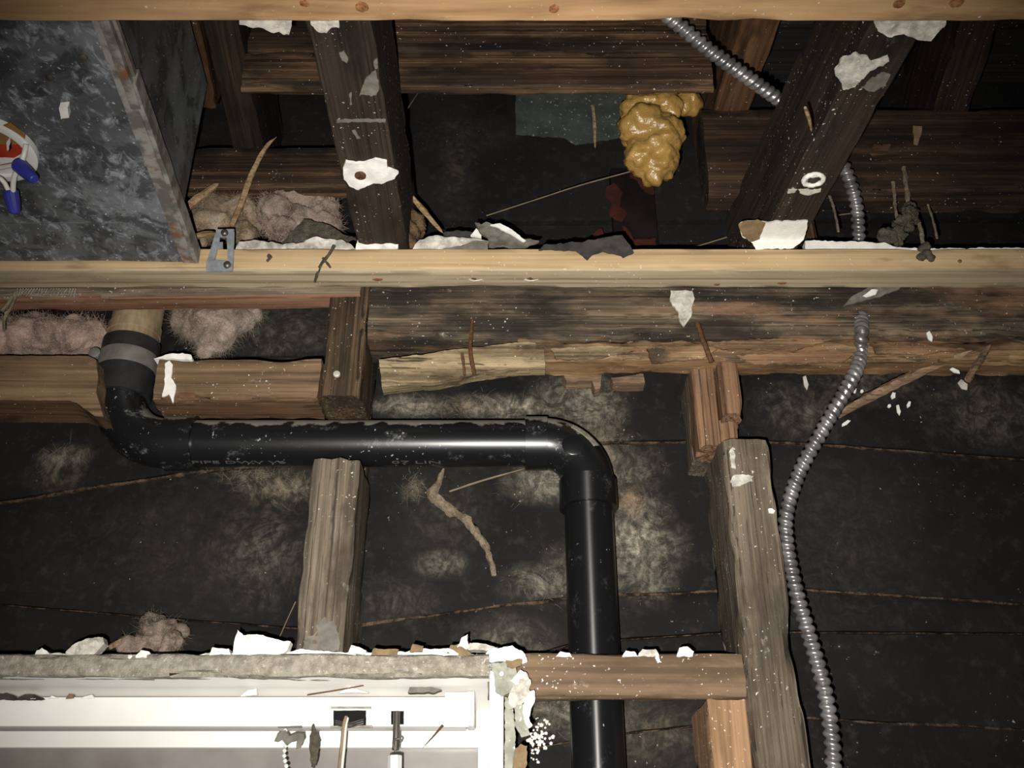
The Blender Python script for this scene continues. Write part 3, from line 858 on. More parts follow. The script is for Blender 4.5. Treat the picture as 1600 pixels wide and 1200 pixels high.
c_ = sheet('slot', [(14, 228), (18, 221), (18, 232), (14, 238)], onZ(zc - .0008), M['black_hole'], jb, thick=.0004, jit=.2, bump=0, seg=3, back=Vector((0, 0, 1)))
zw = .535
def wp(x, y, z=zw): return zP(x, y, z)
w1 = thing('wire', wp(20, 270), 'white wires dropping out of the round box into blue connectors', 'wire')
tube('strand', [wp(41, 225, .553), wp(38, 240, .548), wp(33, 256, .540)], .0022, M['wire_white'], w1)
tube('strand', [wp(30, 258, .540), wp(22, 278), wp(20, 302, .530)], .0022, M['wire_white'], w1)
tube('strand', [wp(-30, 268, .545), wp(0, 262, .545), wp(27, 257, .541)], .0020, M['wire_white'], w1)
tube('strand', [wp(-30, 270), wp(2, 280), wp(15, 302, .530)], .0020, M['wire_white'], w1)
nutp = [(0, .0052), (.08, .0062), (.5, .0058), (.85, .0046), (.97, .0040), (1, .003)]
tag(lathe('wire_connector', wp(27, 256, .541), wp(54, 281, .524), nutp, M['blue'], sides=12, smooth=20), 'blue wire connector tilted against the rim of the round box', 'connector')
tag(lathe('wire_connector', wp(16, 297, .533), wp(24, 334, .518), nutp, M['blue'], sides=12, smooth=20), 'blue wire connector hanging straight down, lower of two', 'connector')

# steel bracket on the strip
br = thing('bracket', yP(345, 390, .797), 'galvanised slotted bracket screwed to the pale strip by the duct corner', 'bracket')
fr = onY(.7965)
for pl in ([(338, 358), (366, 358), (362, 368), (336, 370)], [(336, 366), (344, 368), (334, 412), (322, 412)], [(354, 364), (366, 362), (364, 418), (356, 416)], [(322, 408), (340, 406), (364, 408), (363, 423), (322, 424)]):
    sheet('plate', pl, fr, M['galv'], br, thick=.0022, jit=.4, bump=.0003, seg=4)
sheet('tongue', [(336, 378), (348, 378), (348, 388), (336, 388)], onY(.7935), M['galv'], br, thick=.002, jit=.3, seg=4)
for (x, y) in ((355, 414), (351, 364)):
    p = yP(x, y, .7955)
    lathe('screw', p + Vector((0, .003, 0)), p - Vector((0, .003, 0)), [(0, .0015), (.3, .0015), (.35, .0036), (.8, .0034), (1, .002)], M['steel_dark'], br, sides=14)

# ---------------------------------------------------------------- drain pipe
PYC, PR = .905, .0235
ZH = yP(500, 693, PYC).z
XV = .0742
dp = thing('drain_pipe', (0, PYC, ZH), 'black plastic drain pipe running across the wall and turning down through two elbows', 'pipe')
def pipe_seg(name, a, b, r, mat, hub=False):
    pr = [(0, r - .003), (0, r), (.004, r + .0006), (.996, r + .0006), (1, r), (1, r - .003)] if hub else [(0, r), (1, r)]
    return lathe(name, a, b, pr, mat, dp, sides=56, smooth=30)
def bend(name, c, Rb, u, v, a0_, a1_, r, mat, n=26, flare=None):
    pts = [c + u * (Rb * math.cos(t)) + v * (Rb * math.sin(t)) for t in [a0_ + (a1_ - a0_) * i / n for i in range(n + 1)]]
    V, Fc = sweep([p - c for p in pts], lambda i, s_, th: r * (1 if not flare else flare(i / n)), 48)
    return link(name, mesh_of(name, V, Fc, 40), mat, Matrix.Translation(c), dp)
X, Z_ = Vector((1, 0, 0)), Vector((0, 0, 1))
xL = -.345
xE = XV - .043
pipe_seg('pipe', Vector((xL + .02, PYC, ZH)), Vector((xE - .004, PYC, ZH)), PR, M['abs'])
pipe_seg('hub', Vector((xL, PYC, ZH)), Vector((xL + .030, PYC, ZH)), PR + .0036, M['abs_elbow'], True)
pipe_seg('hub', Vector((.0130, PYC, ZH)), Vector((xE + .004, PYC, ZH)), PR + .0032, M['abs'], True)
bend('elbow', Vector((xE, PYC, ZH - .043)), .043, Z_, X, 0, math.pi / 2, PR + .0022, M['abs'])
zE = ZH - .043
pipe_seg('hub', Vector((XV, PYC, zE + .002)), Vector((XV, PYC, zE - .027)), PR + .0040, M['abs_down'], True)
pipe_seg('pipe', Vector((XV, PYC, zE - .02)), Vector((XV, PYC, -.22)), PR, M['abs_down'])
p0 = Vector((xE, PYC, ZH - .043)) + (Z_ + X).normalized() * .043 + Vector((0, -(PR + .0020), 0))
e_ = lathe('round_boss', p0 + Vector((-.002, .001, .0)), p0 + Vector((-.002, -.0006, 0)), [(0, .011), (.7, .011), (1, .010)], M['abs'], dp, sides=28)
def torus_patch(name, c, Rb, r, t0, t1, f0, f1, mat, th=.0006):
    V, Fc = [], []; n, m = 10, 6
    for k in (0, 1):
        for i in range(n + 1):
            t = t0 + (t1 - t0) * i / n
            rad = Z_ * math.cos(t) + X * math.sin(t)
            for j in range(m + 1):
                f = f0 + (f1 - f0) * j / m
                V.append(rad * Rb + (rad * math.cos(f) + Vector((0, -1, 0)) * math.sin(f)) * (r + k * th))
    N = (n + 1) * (m + 1)
    for i in range(n):
        for j in range(m):
            a = i * (m + 1) + j
            Fc.append((a, a + m + 1, a + m + 2, a + 1)); Fc.append((a + N, a + 1 + N, a + m + 2 + N, a + m + 1 + N))
    for i in range(n):
        for a in (i * (m + 1), i * (m + 1) + m): Fc.append((a, a + m + 1, a + m + 1 + N, a + N))
    for j in range(m):
        for a in (j, n * (m + 1) + j): Fc.append((a, a + 1, a + 1 + N, a + N))
    return link(name, mesh_of(name, V, Fc, 40), mat, Matrix.Translation(c), dp)
tp_ = torus_patch('tape', Vector((xE, PYC, ZH - .043)), .043, PR + .0022, R(28), R(58), R(38), R(56), M['bead'])
tp_['label'] = 'grey tape patch'
RL = .056
XU = xL - RL
bend('elbow', Vector((xL, PYC, ZH + RL)), RL, -X, -Z_, 0, math.pi / 2, PR + .0018, M['abs_elbow'])
zU = ZH + RL
cp = pipe_seg('rubber_coupling', Vector((XU, PYC, zU - .006)), Vector((XU, PYC, .5290)), .0285, M['rubber'], True)
cl = lathe('hose_clamp', Vector((XU, PYC, .4945)), Vector((XU, PYC, .5125)), [(0, .0285), (0, .0296), (.1, .0300), (.9, .0300), (1, .0296), (1, .0285)], M['band'], dp, sides=56)
cl['label'] = 'steel hose clamp'
q = Vector((XU - .0285, PYC - .013, .5075))
h1 = lathe('clamp_screw', q + Vector((0, .012, 0)), q + Vector((0, -.008, 0)), [(0, .004), (.6, .004), (.62, .0065), (.95, .006), (1, .004)], M['band'], dp, sides=14)
lathe('clamp_tail', q + Vector((-.002, 0, .0)), q + Vector((-.003, .002, -.036)), [(0, .003), (.8, .003), (1, .001)], M['rubber'], dp, sides=8)
ad = lathe('upper_pipe', Vector((XU, PYC, .52)), Vector((XU, PYC, .60)), [(0, .0262), (.22, .0262), (.23, .0272), (.36, .0272), (.37, .0258), (1, .0258)], M['old_pipe'], dp, sides=40)
ad['label'] = 'stained old pipe end'
# moulded lettering on the pipe
def lettering(txt, x0, x1, ang, size):
    cu = bpy.data.curves.new('txt', 'FONT'); cu.body = txt; cu.size = size; cu.resolution_u = 2
    t = bpy.data.objects.new('txt', cu); COL.objects.link(t)
    dg = bpy.context.evaluated_depsgraph_get()
    me = bpy.data.meshes.new_from_object(t.evaluated_get(dg)); bpy.data.objects.remove(t)
    xs = [v.co.x for v in me.vertices]; w = max(xs) - min(xs); mn = min(xs)
    bm = bmesh.new(); bm.from_mesh(me)
    for v in bm.verts:
        s_ = (v.co.x - mn) / w * (x1 - x0) + x0
        th = ang + v.co.y / PR
        v.co = Vector((s_, -(PR + .00025) * math.cos(th), (PR + .00025) * math.sin(th)))
    r_ = bmesh.ops.extrude_face_region(bm, geom=bm.faces[:])
    for v in [g for g in r_['geom'] if isinstance(g, bmesh.types.BMVert)]:
        v.co = Vector((v.co.x, v.co.y * .985, v.co.z * .985))
    bm.to_mesh(me); bm.free()
    me.materials.clear()
    ob = link('printed_lettering', me, M['print'], Matrix.Translation((0, PYC, ZH)), dp)
    ob['label'] = 'faint grey lettering'
M['print'] = plain('grey_print', (.075, .073, .07), .6, .3, bump=0)
k_ = (PYC * CP + ZH * SP) / F
lettering('PIPE DWV V6', (308 - 800) * k_, (452 - 800) * k_, -1.42, .0062)
lettering('07 LIN', (615 - 800) * k_, (690 - 800) * k_, -1.42, .0062)

# ---------------------------------------------------------------- armoured conduit
def conduit(P, label, name='steel_conduit'):
    pts = catmull(P, .0011)
    # even spacing
    out = [pts[0]]; acc = 0; stp = .0011
    for a, b in zip(pts, pts[1:]):
        l = (b - a).length
        if l < 1e-9: continue
        t = stp - acc
        while t <= l:
            out.append(a.lerp(b, t / l)); t += stp
        acc = (acc + l) % stp
    pitch = .0076
    def rf(i, s_, th):
        u = (s_ / pitch + th / (2 * math.pi)) % 1.0
        return .0047 + .0027 * (math.sin(math.pi * min(1, u / .8)) ** .6 if u < .8 else 0)
    o = sum(out, Vector()) / len(out)
    V, Fc = sweep([p - o for p in out], rf, 16)
    return tag(link(name, mesh_of(name, V, Fc, 70), M['conduit'], Matrix.Translation(o)), label, 'conduit')
cpts = [yP(1020, 8, .635), yP(1060, 38, .655), yP(1100, 72, .672), yP(1150, 108, .695), yP(1215, 154, .728), yP(1268, 190, .765), yP(1300, 225, .79), yP(1322, 268, .812),
        yP(1337, 315, .832), yP(1342, 370, .848), yP(1344, 420, .872), yP(1345, 470, .878), yP(1346, 500, .862), yP(1346, 522, .851), yP(1345, 545, .862),
        yP(1342, 565, .858), yP(1330, 594, .850), yP(1292, 660, .852), yP(1250, 735, .868), yP(1229, 800, .874), yP(1229, 850, .876), yP(1244, 925, .876), yP(1266, 1000, .876),
        yP(1286, 1070, .876), yP(1298, 1140, .876), yP(1302, 1210, .876), yP(1300, 1330, .876)]
conduit(cpts, 'flexible corrugated steel conduit snaking over the right joist and down the wall')

# ---------------------------------------------------------------- window with blind
wi = bpy.data.objects.new('window_1', None); COL.objects.link(wi); wi['kind'] = 'structure'
wi['label'] = 'white window top in plastered opening'
WORLD[wi.name] = Matrix.Identity(4)
def slab_w(name, x0, x1, y0, y1, z0, z1, th, mat, parent):
    """A board whose underside falls from z0 at the front to z1 at the back."""
    c = Vector(((x0 + x1) / 2, (y0 + y1) / 2, (z0 + z1) / 2))
    V = [Vector((x, y, z)) - c for y, z in ((y0, z0), (y1, z1), (y1, z1 + th), (y0, z0 + th)) for x in (x0, x1)]
    Fc = [(0, 1, 3, 2), (2, 3, 5, 4), (4, 5, 7, 6), (6, 7, 1, 0), (0, 2, 4, 6), (1, 3, 5, 7)]
    return link(name, mesh_of(name, V, Fc), mat, Matrix.Translation(c), parent)
XR = yP(766, 1120, .845).x
ZR = .1735
slab_w('head_reveal', -.80, XR, .8455, .948, ZR, ZR - .012, .010, M['paint'], wi)  # underside tilted towards the flash so that it renders brighter
box('frame_head', -.80, XR - .0, .944, .965, .1305, ZR, M['enamel'], wi)
xj = yP(747, 1185, .95).x
box('frame_jamb', xj, XR + .012, .944, .965, -.25, .1305, M['enamel'], wi)
box('jamb_reveal', XR + .0005, XR + .011, .8455, .944, -.25, ZR, M['paint'], wi, bev=.001)
box('corner_bead', XR - .001, yP(787, 1120, .842).x, .8415, .846, -.25, ZR + .004, M['enamel'], wi, bev=.0012)
box('pane', -.80, xj, .956, .960, -.25, .131, M['pane'], wi, bev=0)
box_beam('head_bead', -.80, yP(765, 1045, .845).x, .8395, .8585, ZR - .0008, .1905, M['bead'], wi, rough=.0016, edge=.004)
# blind head rail
ZB0, ZB1, YB = .1378, .1622, .875
xb = yP(739, 1110, YB).x
bl = thing('window_blind', ((-.8 + xb) / 2, YB, ZB0), 'white blind head rail across the window with cord and wand', 'blind')
box('head_rail', -.80, xb - .006, YB, YB + .026, ZB0, ZB1, M['enamel'], bl, bev=.0015)
xe0 = yP(695, 1105, YB).x
box('end_bracket', xe0, xb - .0035, YB - .0016, YB + .001, ZB0 - .0006, ZB1 + .0035, M['paint'], bl, bev=.0004)
box('hinge_strip', xb - .005, xb + .0012, YB - .003, YB + .022, ZB0, ZB1 + .004, M['enamel'], bl, bev=.001)
for zz in (ZB0 + .001, ZB1 - .007):
    box('hinge_knuckle', xb - .0052, xb - .0002, YB - .0042, YB - .002, zz, zz + .008, M['plastic_white'], bl, bev=.0006)
def bp(x, y, Y=YB): return yP(x, y, Y)
o_ = sheet('cord_slot', [(521, 1110), (572, 1110), (572, 1135), (521, 1135)], onY(YB - .0006), M['black_hole'], bl, thick=.001, jit=.5, bump=0, seg=4); o_['label'] = 'dark cord opening'
o_ = sheet('slot_rim', [(517, 1104), (580, 1104), (580, 1107), (517, 1107)], onY(YB - .0016), M['bead'], bl, thick=.002, jit=.2, bump=0, seg=6)
o_ = sheet('slot_rim', [(516, 1134), (582, 1133), (582, 1137), (516, 1137)], onY(YB - .0016), M['bead'], bl, thick=.002, jit=.4, bump=0, seg=6)
for k in range(3):
    tube('slot_lever', [bp(524, 1126 + 3 * k, YB - .002), bp(545, 1130 + 3 * k, YB - .003), bp(568, 1124 + 3 * k, YB - .002)], .0007, M['steel_dark'], bl, sides=6)
o_ = sheet('wand_slot', [(611, 1111), (631, 1111), (631, 1132), (611, 1132)], onY(YB - .0006), M['black_hole'], bl, thick=.001, jit=.3, bump=0, seg=4)
tube('wand_stem', [bp(620, 1112, YB - .003), bp(619, 1150, YB - .004), bp(618, 1172, YB - .004)], .0030, M['steel_dark'], bl, sides=12)
tube('wand_hook', [bp(618, 1174, YB - .006), bp(614, 1160, YB - .008), bp(622, 1154, YB - .009), bp(627, 1157, YB - .008), bp(624, 1163, YB - .008)], .0009, M['steel_dark'], bl, sides=8)
lathe('wand', bp(617, 1180, YB - .005), bp(614, 1420, YB - .005), [(0, .0045), (.004, .0058), (1, .0058)], M['plastic_white'], bl, sides=6)
tube('pull_cord', [bp(541, 1120, YB - .001), bp(537, 1135, YB - .004), bp(534, 1165, YB - .004), bp(530, 1210, YB - .004), bp(528, 1300, YB - .004)], .0016, M['string'], bl, sides=8)
tube('pull_cord', [bp(543, 1122, YB - .001), bp(540, 1138, YB - .004), bp(538, 1165, YB - .004), bp(534, 1210, YB - .004), bp(533, 1300, YB - .004)], .0013, M['wire_white'], bl, sides=8)
for k in range(12):
    p = bp(446 + 2 * math.sin(k), 1141 + k * 8, YB + .004)
    lathe('bead', p + Vector((0, 0, .0019)), p - Vector((0, 0, .0019)), [(0, .0004), (.2, .0015), (.5, .002), (.8, .0015), (1, .0004)], M['plastic_white'], bl, sides=8)
o_ = sheet('torn_tape', [(428, 1158), (434, 1145), (446, 1141), (452, 1150), (462, 1146), (475, 1147), (476, 1156), (470, 1168), (462, 1170), (464, 1158), (456, 1160), (448, 1165), (440, 1156), (434, 1160)], onY(YB - .001), M['paper_grey'], bl, thick=.0012, jit=.6, seg=3, bump=.002); o_['label'] = 'torn grey tape'
o_ = sheet('tape_strip', [(434, 1135), (472, 1134), (472, 1138), (434, 1137)], onY(YB - .0008), M['paper_grey'], bl, thick=.001, jit=.3, seg=4)
o_ = sheet('brown_stain', [(489, 1130), (494, 1140), (499, 1160), (496, 1185), (492, 1200), (486, 1198), (483, 1170), (484, 1150)], onY(YB - .001), M['dirt_grey'], bl, thick=.0006, jit=1.5, seg=3, bump=.0005); o_['label'] = 'brown drip of dirt'

# ---------------------------------------------------------------- broken plaster and scraps
def chip(name, poly, Y, mat, label, cat='plaster', th=.004, jit=1.6, bump=.0018, seg=3.5, slope=0, curl=None, proj=None, back=Vector((0, 1, 0)), group=None):
    return tag(sheet(name, poly, proj or onY(Y, slope, poly[0][1]), mat, thick=th, jit=jit, bump=bump, seg=seg, curl=curl, back=back), label, cat, group)
W_, WD = M['plaster'], M['plaster_dirty']
# crust above the window
chip('plaster_crust', [(-200, 1036), (-200, 1022), (0, 1022), (40, 1026), (90, 1021), (150, 1024), (210, 1022), (300, 1025), (330, 1020), (330, 1036)], .850, WD, 'dusty plaster crust on the window head, left of the big white chunk', th=.012, bump=.003)
chip('plaster_crust', [(332, 1036), (334, 1022), (400, 1021), (450, 1019), (470, 1014), (510, 1018), (555, 1020), (557, 1034)], .850, W_, 'white plaster crust at the foot of the lower stud', th=.012, bump=.003)
chip('plaster_crust', [(558, 1033), (560, 1021), (610, 1020), (640, 1017), (690, 1013), (720, 1017), (756, 1026), (756, 1032)], .850, W_, 'white plaster crust right of the lower stud foot', th=.012, bump=.003)
for i, (pl, m, lb) in enumerate([
    ([(54, 1026), (58, 1017), (66, 1012), (73, 1017), (80, 1026)], W_, 'small pointed white chunk near the left edge of the window head'),
    ([(98, 1026), (112, 1008), (138, 996), (160, 995), (164, 1006), (152, 1018), (138, 1031), (115, 1030)], WD, 'slanted grey white chunk on the left of the window head'),
    ([(212, 1028), (220, 1016), (232, 1018), (240, 1028)], W_, 'small round white chunk in front of the wool tuft'),
    ([(186, 1034), (196, 1024), (208, 1025), (214, 1034)], W_, 'low white chip below the wool tuft'),
    ([(322, 1030), (331, 1011), (342, 1013), (358, 1014), (361, 1024), (350, 1030)], W_, 'white chunk touching the big white chunk from the left'),
    ([(362, 1026), (366, 1004), (372, 984), (380, 992), (402, 990), (430, 999), (453, 1002), (448, 1016), (430, 1026)], W_, 'largest white chunk on the window head, left of the stud'),
    ([(544, 1020), (549, 1008), (560, 1010), (572, 1016), (570, 1022)], W_, 'white chip against the right foot of the lower stud'),
    ([(580, 1024), (584, 1013), (600, 1014), (622, 1014), (620, 1024)], M['paper_tan'], 'wide tan board paper right of the lower stud foot'),
    ([(640, 1018), (645, 1007), (654, 1007), (662, 1009), (660, 1018)], M['paper_tan'], 'small tan paper scrap mid window head'),
    ([(644, 1026), (652, 1013), (676, 1014), (700, 1012), (722, 1024)], W_, 'flat white chunk mid window head'),
    ([(698, 1020), (704, 1008), (716, 1006), (728, 1014), (738, 1022), (720, 1026)], M['paper_tan'], 'tan torn paper under the curled white flake'),
    ([(714, 1010), (721, 997), (731, 991), (730, 1000), (734, 1011), (728, 1014)], W_, 'curled white flake standing up near the window corner'),
    ([(730, 1014), (734, 1004), (752, 1005), (778, 1012), (760, 1017)], WD, 'grey chunk right of the curled white flake')]):
    chip('plaster_chunk' if m in (W_, WD) else 'paper_scrap', pl, .846 - .0016 * (i % 3), m, lb, 'plaster' if m in (W_, WD) else 'scrap', th=.010 if m is not M['paper_tan'] else .003, jit=1.2, bump=.003, seg=3)
# torn board at the window corner
G = M['paper_green']
for i, (pl, m, y, lb) in enumerate([
    ([(748, 1034), (760, 1020), (772, 1012), (800, 1010), (822, 1022), (824, 1034), (806, 1040), (790, 1034)], W_, .842, 'white crumbling plaster at the top corner of the window'),
    ([(766, 1038), (788, 1034), (806, 1042), (810, 1062), (800, 1080), (784, 1088), (774, 1080), (772, 1056)], G, .840, 'greenish torn board paper over the window corner'),
    ([(790, 1032), (816, 1030), (814, 1040), (800, 1045), (792, 1042)], M['paper_tan'], .8385, 'tan paper patch in the torn window corner'),
    ([(796, 1064), (814, 1046), (822, 1052), (806, 1070)], W_, .837, 'diagonal white sliver across the torn board'),
    ([(794, 1090), (802, 1070), (820, 1050), (830, 1062), (828, 1080), (820, 1095), (812, 1104), (796, 1108)], WD, .839, 'crumpled grey board flap left of the header'),
    ([(816, 1108), (826, 1080), (834, 1078), (837, 1090), (830, 1108), (826, 1122), (832, 1134), (826, 1138), (818, 1124)], W_, .838, 'white curling flap at the left end of the header'),
    ([(803, 1104), (816, 1100), (822, 1126), (828, 1148), (814, 1152), (806, 1134)], G, .840, 'long green grey strip below the white curling flap'),
    ([(789, 1088), (796, 1092), (802, 1110), (806, 1160), (800, 1210), (796, 1330), (788, 1330)], G, .842, 'ragged board edge running down along the window side'),
    ([(801, 1170), (814, 1162), (824, 1166), (822, 1200), (820, 1330), (800, 1330)], M['paper_tan'], .848, 'tan board core showing at the bottom by the window')]):
    chip('board_scrap', pl, y, m, lb, 'scrap', th=.004, jit=1.8, bump=.003, seg=3)
# specks thrown on the wall right of the window
V, Fc = [], []
o0 = yP(840, 1155, WY - .002)
for i in range(70):
    x = random.gauss(842, 9); y = random.gauss(1153, 14) - (x - 842) * .6
    p = yP(x, y, WY - .002) - o0; r_ = random.uniform(.0005, .0022)
    k = len(V)
    for th in range(5):
        a = th * 1.2566 + random.random() * .5
        V.append(p + Vector((math.cos(a) * r_, 0, math.sin(a) * r_)))
    V.append(p + Vector((0, -r_ * .6, 0)))
    Fc += [(k + t, k + (t + 1) % 5, k + 5) for t in range(5)]
tag(link('plaster_crumbs', mesh_of('plaster_crumbs', V, Fc), W_, Matrix.Translation(o0)), 'spatter of white plaster crumbs on the sheathing beside the window', 'crumbs', kind='stuff')
for i, (pl, lb) in enumerate([([(868, 1026), (876, 1018), (890, 1020), (894, 1026)], 'white crumb on the header just left of the vertical pipe'), ([(972, 1026), (978, 1017), (992, 1018), (996, 1026)], 'white crumb on the header right of the vertical pipe'),
        ([(996, 1026), (1004, 1014), (1024, 1014), (1030, 1025)], 'brown and white crumb mid header'), ([(1058, 1026), (1062, 1012), (1074, 1010), (1084, 1018), (1082, 1026)], 'roundest white crumb on the header, near the thick stud'),
        ([(1024, 1028), (1028, 1020), (1032, 1034), (1028, 1036)], 'small white drip over the header top edge')]):
    chip('plaster_chunk', pl, PY - .001, W_ if i != 2 else WD, lb, th=.009, jit=1.2, seg=2.5, bump=.002)
chip('plaster_patch', [(472, 1018), (476, 1000), (490, 988), (500, 968), (514, 968), (528, 980), (532, 1000), (530, 1018)], PY - .0012, M['paper_grey'], 'grey white plaster smear at the foot of the lower stud', th=.0016, jit=6, seg=3, bump=.0012)
chip('plaster_patch', [(1140, 752), (1146, 742), (1160, 740), (1178, 744), (1176, 752), (1160, 758), (1146, 758)], PY - .0055, M['plaster_dirty'], 'dusty white smear on the upper part of the thick stud', th=.0016, jit=3, seg=3, bump=.001)
chip('plaster_patch', [(1140, 706), (1144, 698), (1148, 712), (1150, 732), (1142, 730)], PY - .0055, M['plaster_dirty'], 'narrow white smear near the top arris of the thick stud', th=.0016, jit=2.4, seg=3, bump=.001)
chip('plaster_chip', [(1200, 796), (1206, 795), (1211, 798), (1209, 802), (1202, 801)], PY - .0055, W_, 'white dot on the right edge of the thick stud', th=.002, jit=.6, seg=2)
# fringe and webs under the left end of the strip
V, Fc = [], []
o0 = yP(60, 460, .857)
for i in range(22):
    x = 28 + i * 4.3
    q0, q1 = yP(x + random.uniform(-1, 1), 451, .835) - o0, yP(x - random.uniform(2, 9), 451 + random.uniform(7, 14), .848) - o0
    v, f = sweep([q0.lerp(q1, t / 3) for t in range(4)], lambda i_, s_, th: .0005, 4)
    k = len(V); V += v; Fc += [tuple(a + k for a in q) for q in f]
tag(link('straw_fringe', mesh_of('straw_fringe', V, Fc), M['plaster_dirty'], Matrix.Translation(o0)), 'row of pale bristles under the left end of the middle strip', 'bristles', kind='stuff')
for P, lb in (([(26, 456), (18, 478), (8, 496), (6, 516)], 'dusty web hanging from the strip at the left edge'), ([(20, 462), (12, 476), (2, 486)], 'short dusty web at the far left under the strip')):
    tag(tube('dusty_strand', [yP(x, y, .850) for x, y in P], .0016, M['cobweb'], sides=7, wob=1.0), lb, 'strand')
for P, r_, lb in (([(522, 384), (512, 400), (503, 412), (496, 428), (492, 440)], .0014, 'grey dirt streak clinging across the strip left of the lit plaster chunk'), ([(504, 403), (512, 412), (516, 418)], .0011, 'dark nail stub in the dirt streak on the strip'),
                  ([(418, 399), (423, 402), (417, 408)], .0014, 'black speck cluster on the strip right of the bracket')):
    tag(tube('dirt_streak', [yP(x, y, .7985) if y < 421 else zP(x, y, ZS0 - .0012) for x, y in P], r_, M['dirt_grey'], sides=7, wob=.9), lb, 'dirt')
# debris lying on the head rail
chip('plaster_chunk', [(637, 1082), (640, 1072), (650, 1070), (662, 1074), (676, 1073), (690, 1078), (678, 1082)], YB - .001, M['paper_grey'], 'grey crumbs on the blind head rail by its end bracket', th=.008, jit=1.2, seg=3)
chip('plaster_chunk', [(-40, 1094), (-30, 1082), (10, 1083), (28, 1090), (38, 1084), (56, 1086), (70, 1092), (60, 1094)], YB - .001, M['paper_dark'], 'dark crumbs on the head rail at the left edge', th=.008, jit=1.6, seg=3)
for i, (pl, lb) in enumerate([([(76, 1092), (82, 1087), (92, 1091)], 'tiny white shard on the head rail beside the dark crumbs'), ([(102, 1092), (108, 1084), (115, 1085), (115, 1091)], 'tan shard on the head rail left of the thin folded shard'),
                              ([(126, 1092), (132, 1088), (144, 1085), (148, 1091)], 'thin folded shard on the left of the head rail'), ([(376, 1088), (388, 1078), (400, 1076), (402, 1086)], 'white curled shard on the head rail under the big chunk'),
                              ([(530, 1083), (546, 1073), (553, 1076), (576, 1082)], 'white folded paper on the head rail above the cord')]):
    chip('plaster_chip', pl, YB - .001, W_ if i != 1 else M['paper_tan'], lb, th=.004, jit=.6, seg=2.5)
tag(tube('twig', [yP(480, 1086, YB - .003), yP(530, 1078, YB - .004), yP(568, 1071, YB - .006)], .0006, M['rust'], sides=6), 'thin dark twig lying on the blind head rail', 'twig')
tag(tube('splinter', [yP(692, 1133, YB - .003), yP(676, 1152, YB - .002), yP(661, 1168, YB)], .0011, M['rust'], sides=6, taper=lambda t: 1.2 - t), 'rusty splinter slanting from the end bracket over the window frame', 'splinter')

# plaster on and under the joists
chip('plaster_patch', [(536, 262), (540, 252), (556, 256), (572, 256), (586, 250), (604, 254), (606, 264), (622, 272), (616, 280), (600, 286), (584, 288), (560, 296), (546, 292), (538, 280)], 0, W_, 'torn white plaster patch with a nail hole under the left joist', proj=onZ(ZJ - .003), th=.003, back=Vector((0, 0, 1)))
p = zP(563, 275, ZJ - .0036)
ob = tag(lathe('nail', p + Vector((0, 0, .004)), p - Vector((0, 0, .0008)), [(0, .002), (.5, .002), (.55, .0052), (.9, .0052), (1, .003)], M['rust'], sides=16), 'rusty nail head in the plaster patch under the left joist', 'nail')
chip('plaster_patch', [(1155, 352), (1168, 347), (1185, 346), (1200, 349), (1215, 346), (1235, 346), (1262, 345), (1260, 358), (1256, 375), (1240, 388), (1180, 390), (1176, 380), (1160, 370)], 0, W_, 'bright white plaster sheet over the strip at the foot of the right joist', proj=lambda x, y: zP(x, y, ZJ - .002) if y < 372 else zP(x, 372, ZJ - .002).lerp(yP(x, 390, .800), min(1, (y - 372) / 18)), th=.003, back=Vector((0, .4, .9)), bump=.001)
chip('board_scrap', [(1154, 352), (1164, 347), (1184, 346), (1196, 350), (1186, 372), (1176, 380), (1160, 368)], 0, M['paper_tan'], 'tan paper edge left of the bright plaster sheet', 'scrap', proj=onZ(ZJ - .0045), th=.001, back=Vector((0, 0, 1)))
chip('plaster_crust', [(1258, 376), (1300, 377), (1340, 378), (1384, 379), (1395, 386), (1440, 388), (1460, 388), (1500, 387), (1600, 388), (1700, 388), (1700, 393), (1258, 393)], .8085, W_, 'long white plaster ledge on the strip right of the right joist', th=.010, jit=1.2)
chip('plaster_patch', [(1366, 36), (1372, 50), (1390, 58), (1412, 54), (1428, 60), (1456, 66), (1464, 52), (1478, 38), (1478, 20), (1366, 20)], 0, WD, 'white plaster remnant under the right joist at the top strip', proj=onZ(ZJ - .003), th=.003, back=Vector((0, 0, 1)))
chip('plaster_patch', [(1304, 110), (1318, 92), (1338, 86), (1356, 90), (1362, 97), (1388, 88), (1390, 98), (1372, 106), (1360, 112), (1336, 136), (1318, 140), (1310, 124)], 0, WD, 'flaky white plaster patch on the middle of the right joist', proj=onZ(ZJ - .002), th=.003, back=Vector((0, 0, 1)), jit=2.4)
chip('plaster_patch', [(1346, 138), (1364, 122), (1382, 114), (1392, 118), (1384, 134), (1366, 144)], 0, M['paper_grey'], 'grey scuffed patch right of the flaky plaster on the right joist', proj=onZ(ZJ - .0012), th=.0015, back=Vector((0, 0, 1)), jit=2.4)
for pl, lb in (([(530, 84), (538, 80), (544, 92), (542, 98), (534, 96)], 'small white scuff near the top of the left joist'), ([(546, 146), (549, 145), (550, 164), (547, 164)], 'short upright chalk stroke on the left joist'),
               ([(526, 188), (560, 187), (602, 188), (602, 191), (560, 191), (526, 192)], 'chalk line across the left joist'), ([(550, 205), (555, 204), (563, 216), (558, 217)], 'small slanting scuff below the chalk line on the left joist'),
               ([(584, 96), (590, 90), (590, 106), (586, 108)], 'little scuff above the grey white scuff on the left joist')):
    chip('plaster_smear', pl, 0, M['paper_grey'], lb, proj=onZ(ZJ - .0012), th=.0014, back=Vector((0, 0, 1)), jit=1.6, seg=2.5, bump=.0004)
rg = thing('screw_ring', zP(1271, 281, ZJ), 'white plaster ring around a screw low on the right joist', 'plaster')
ring = []
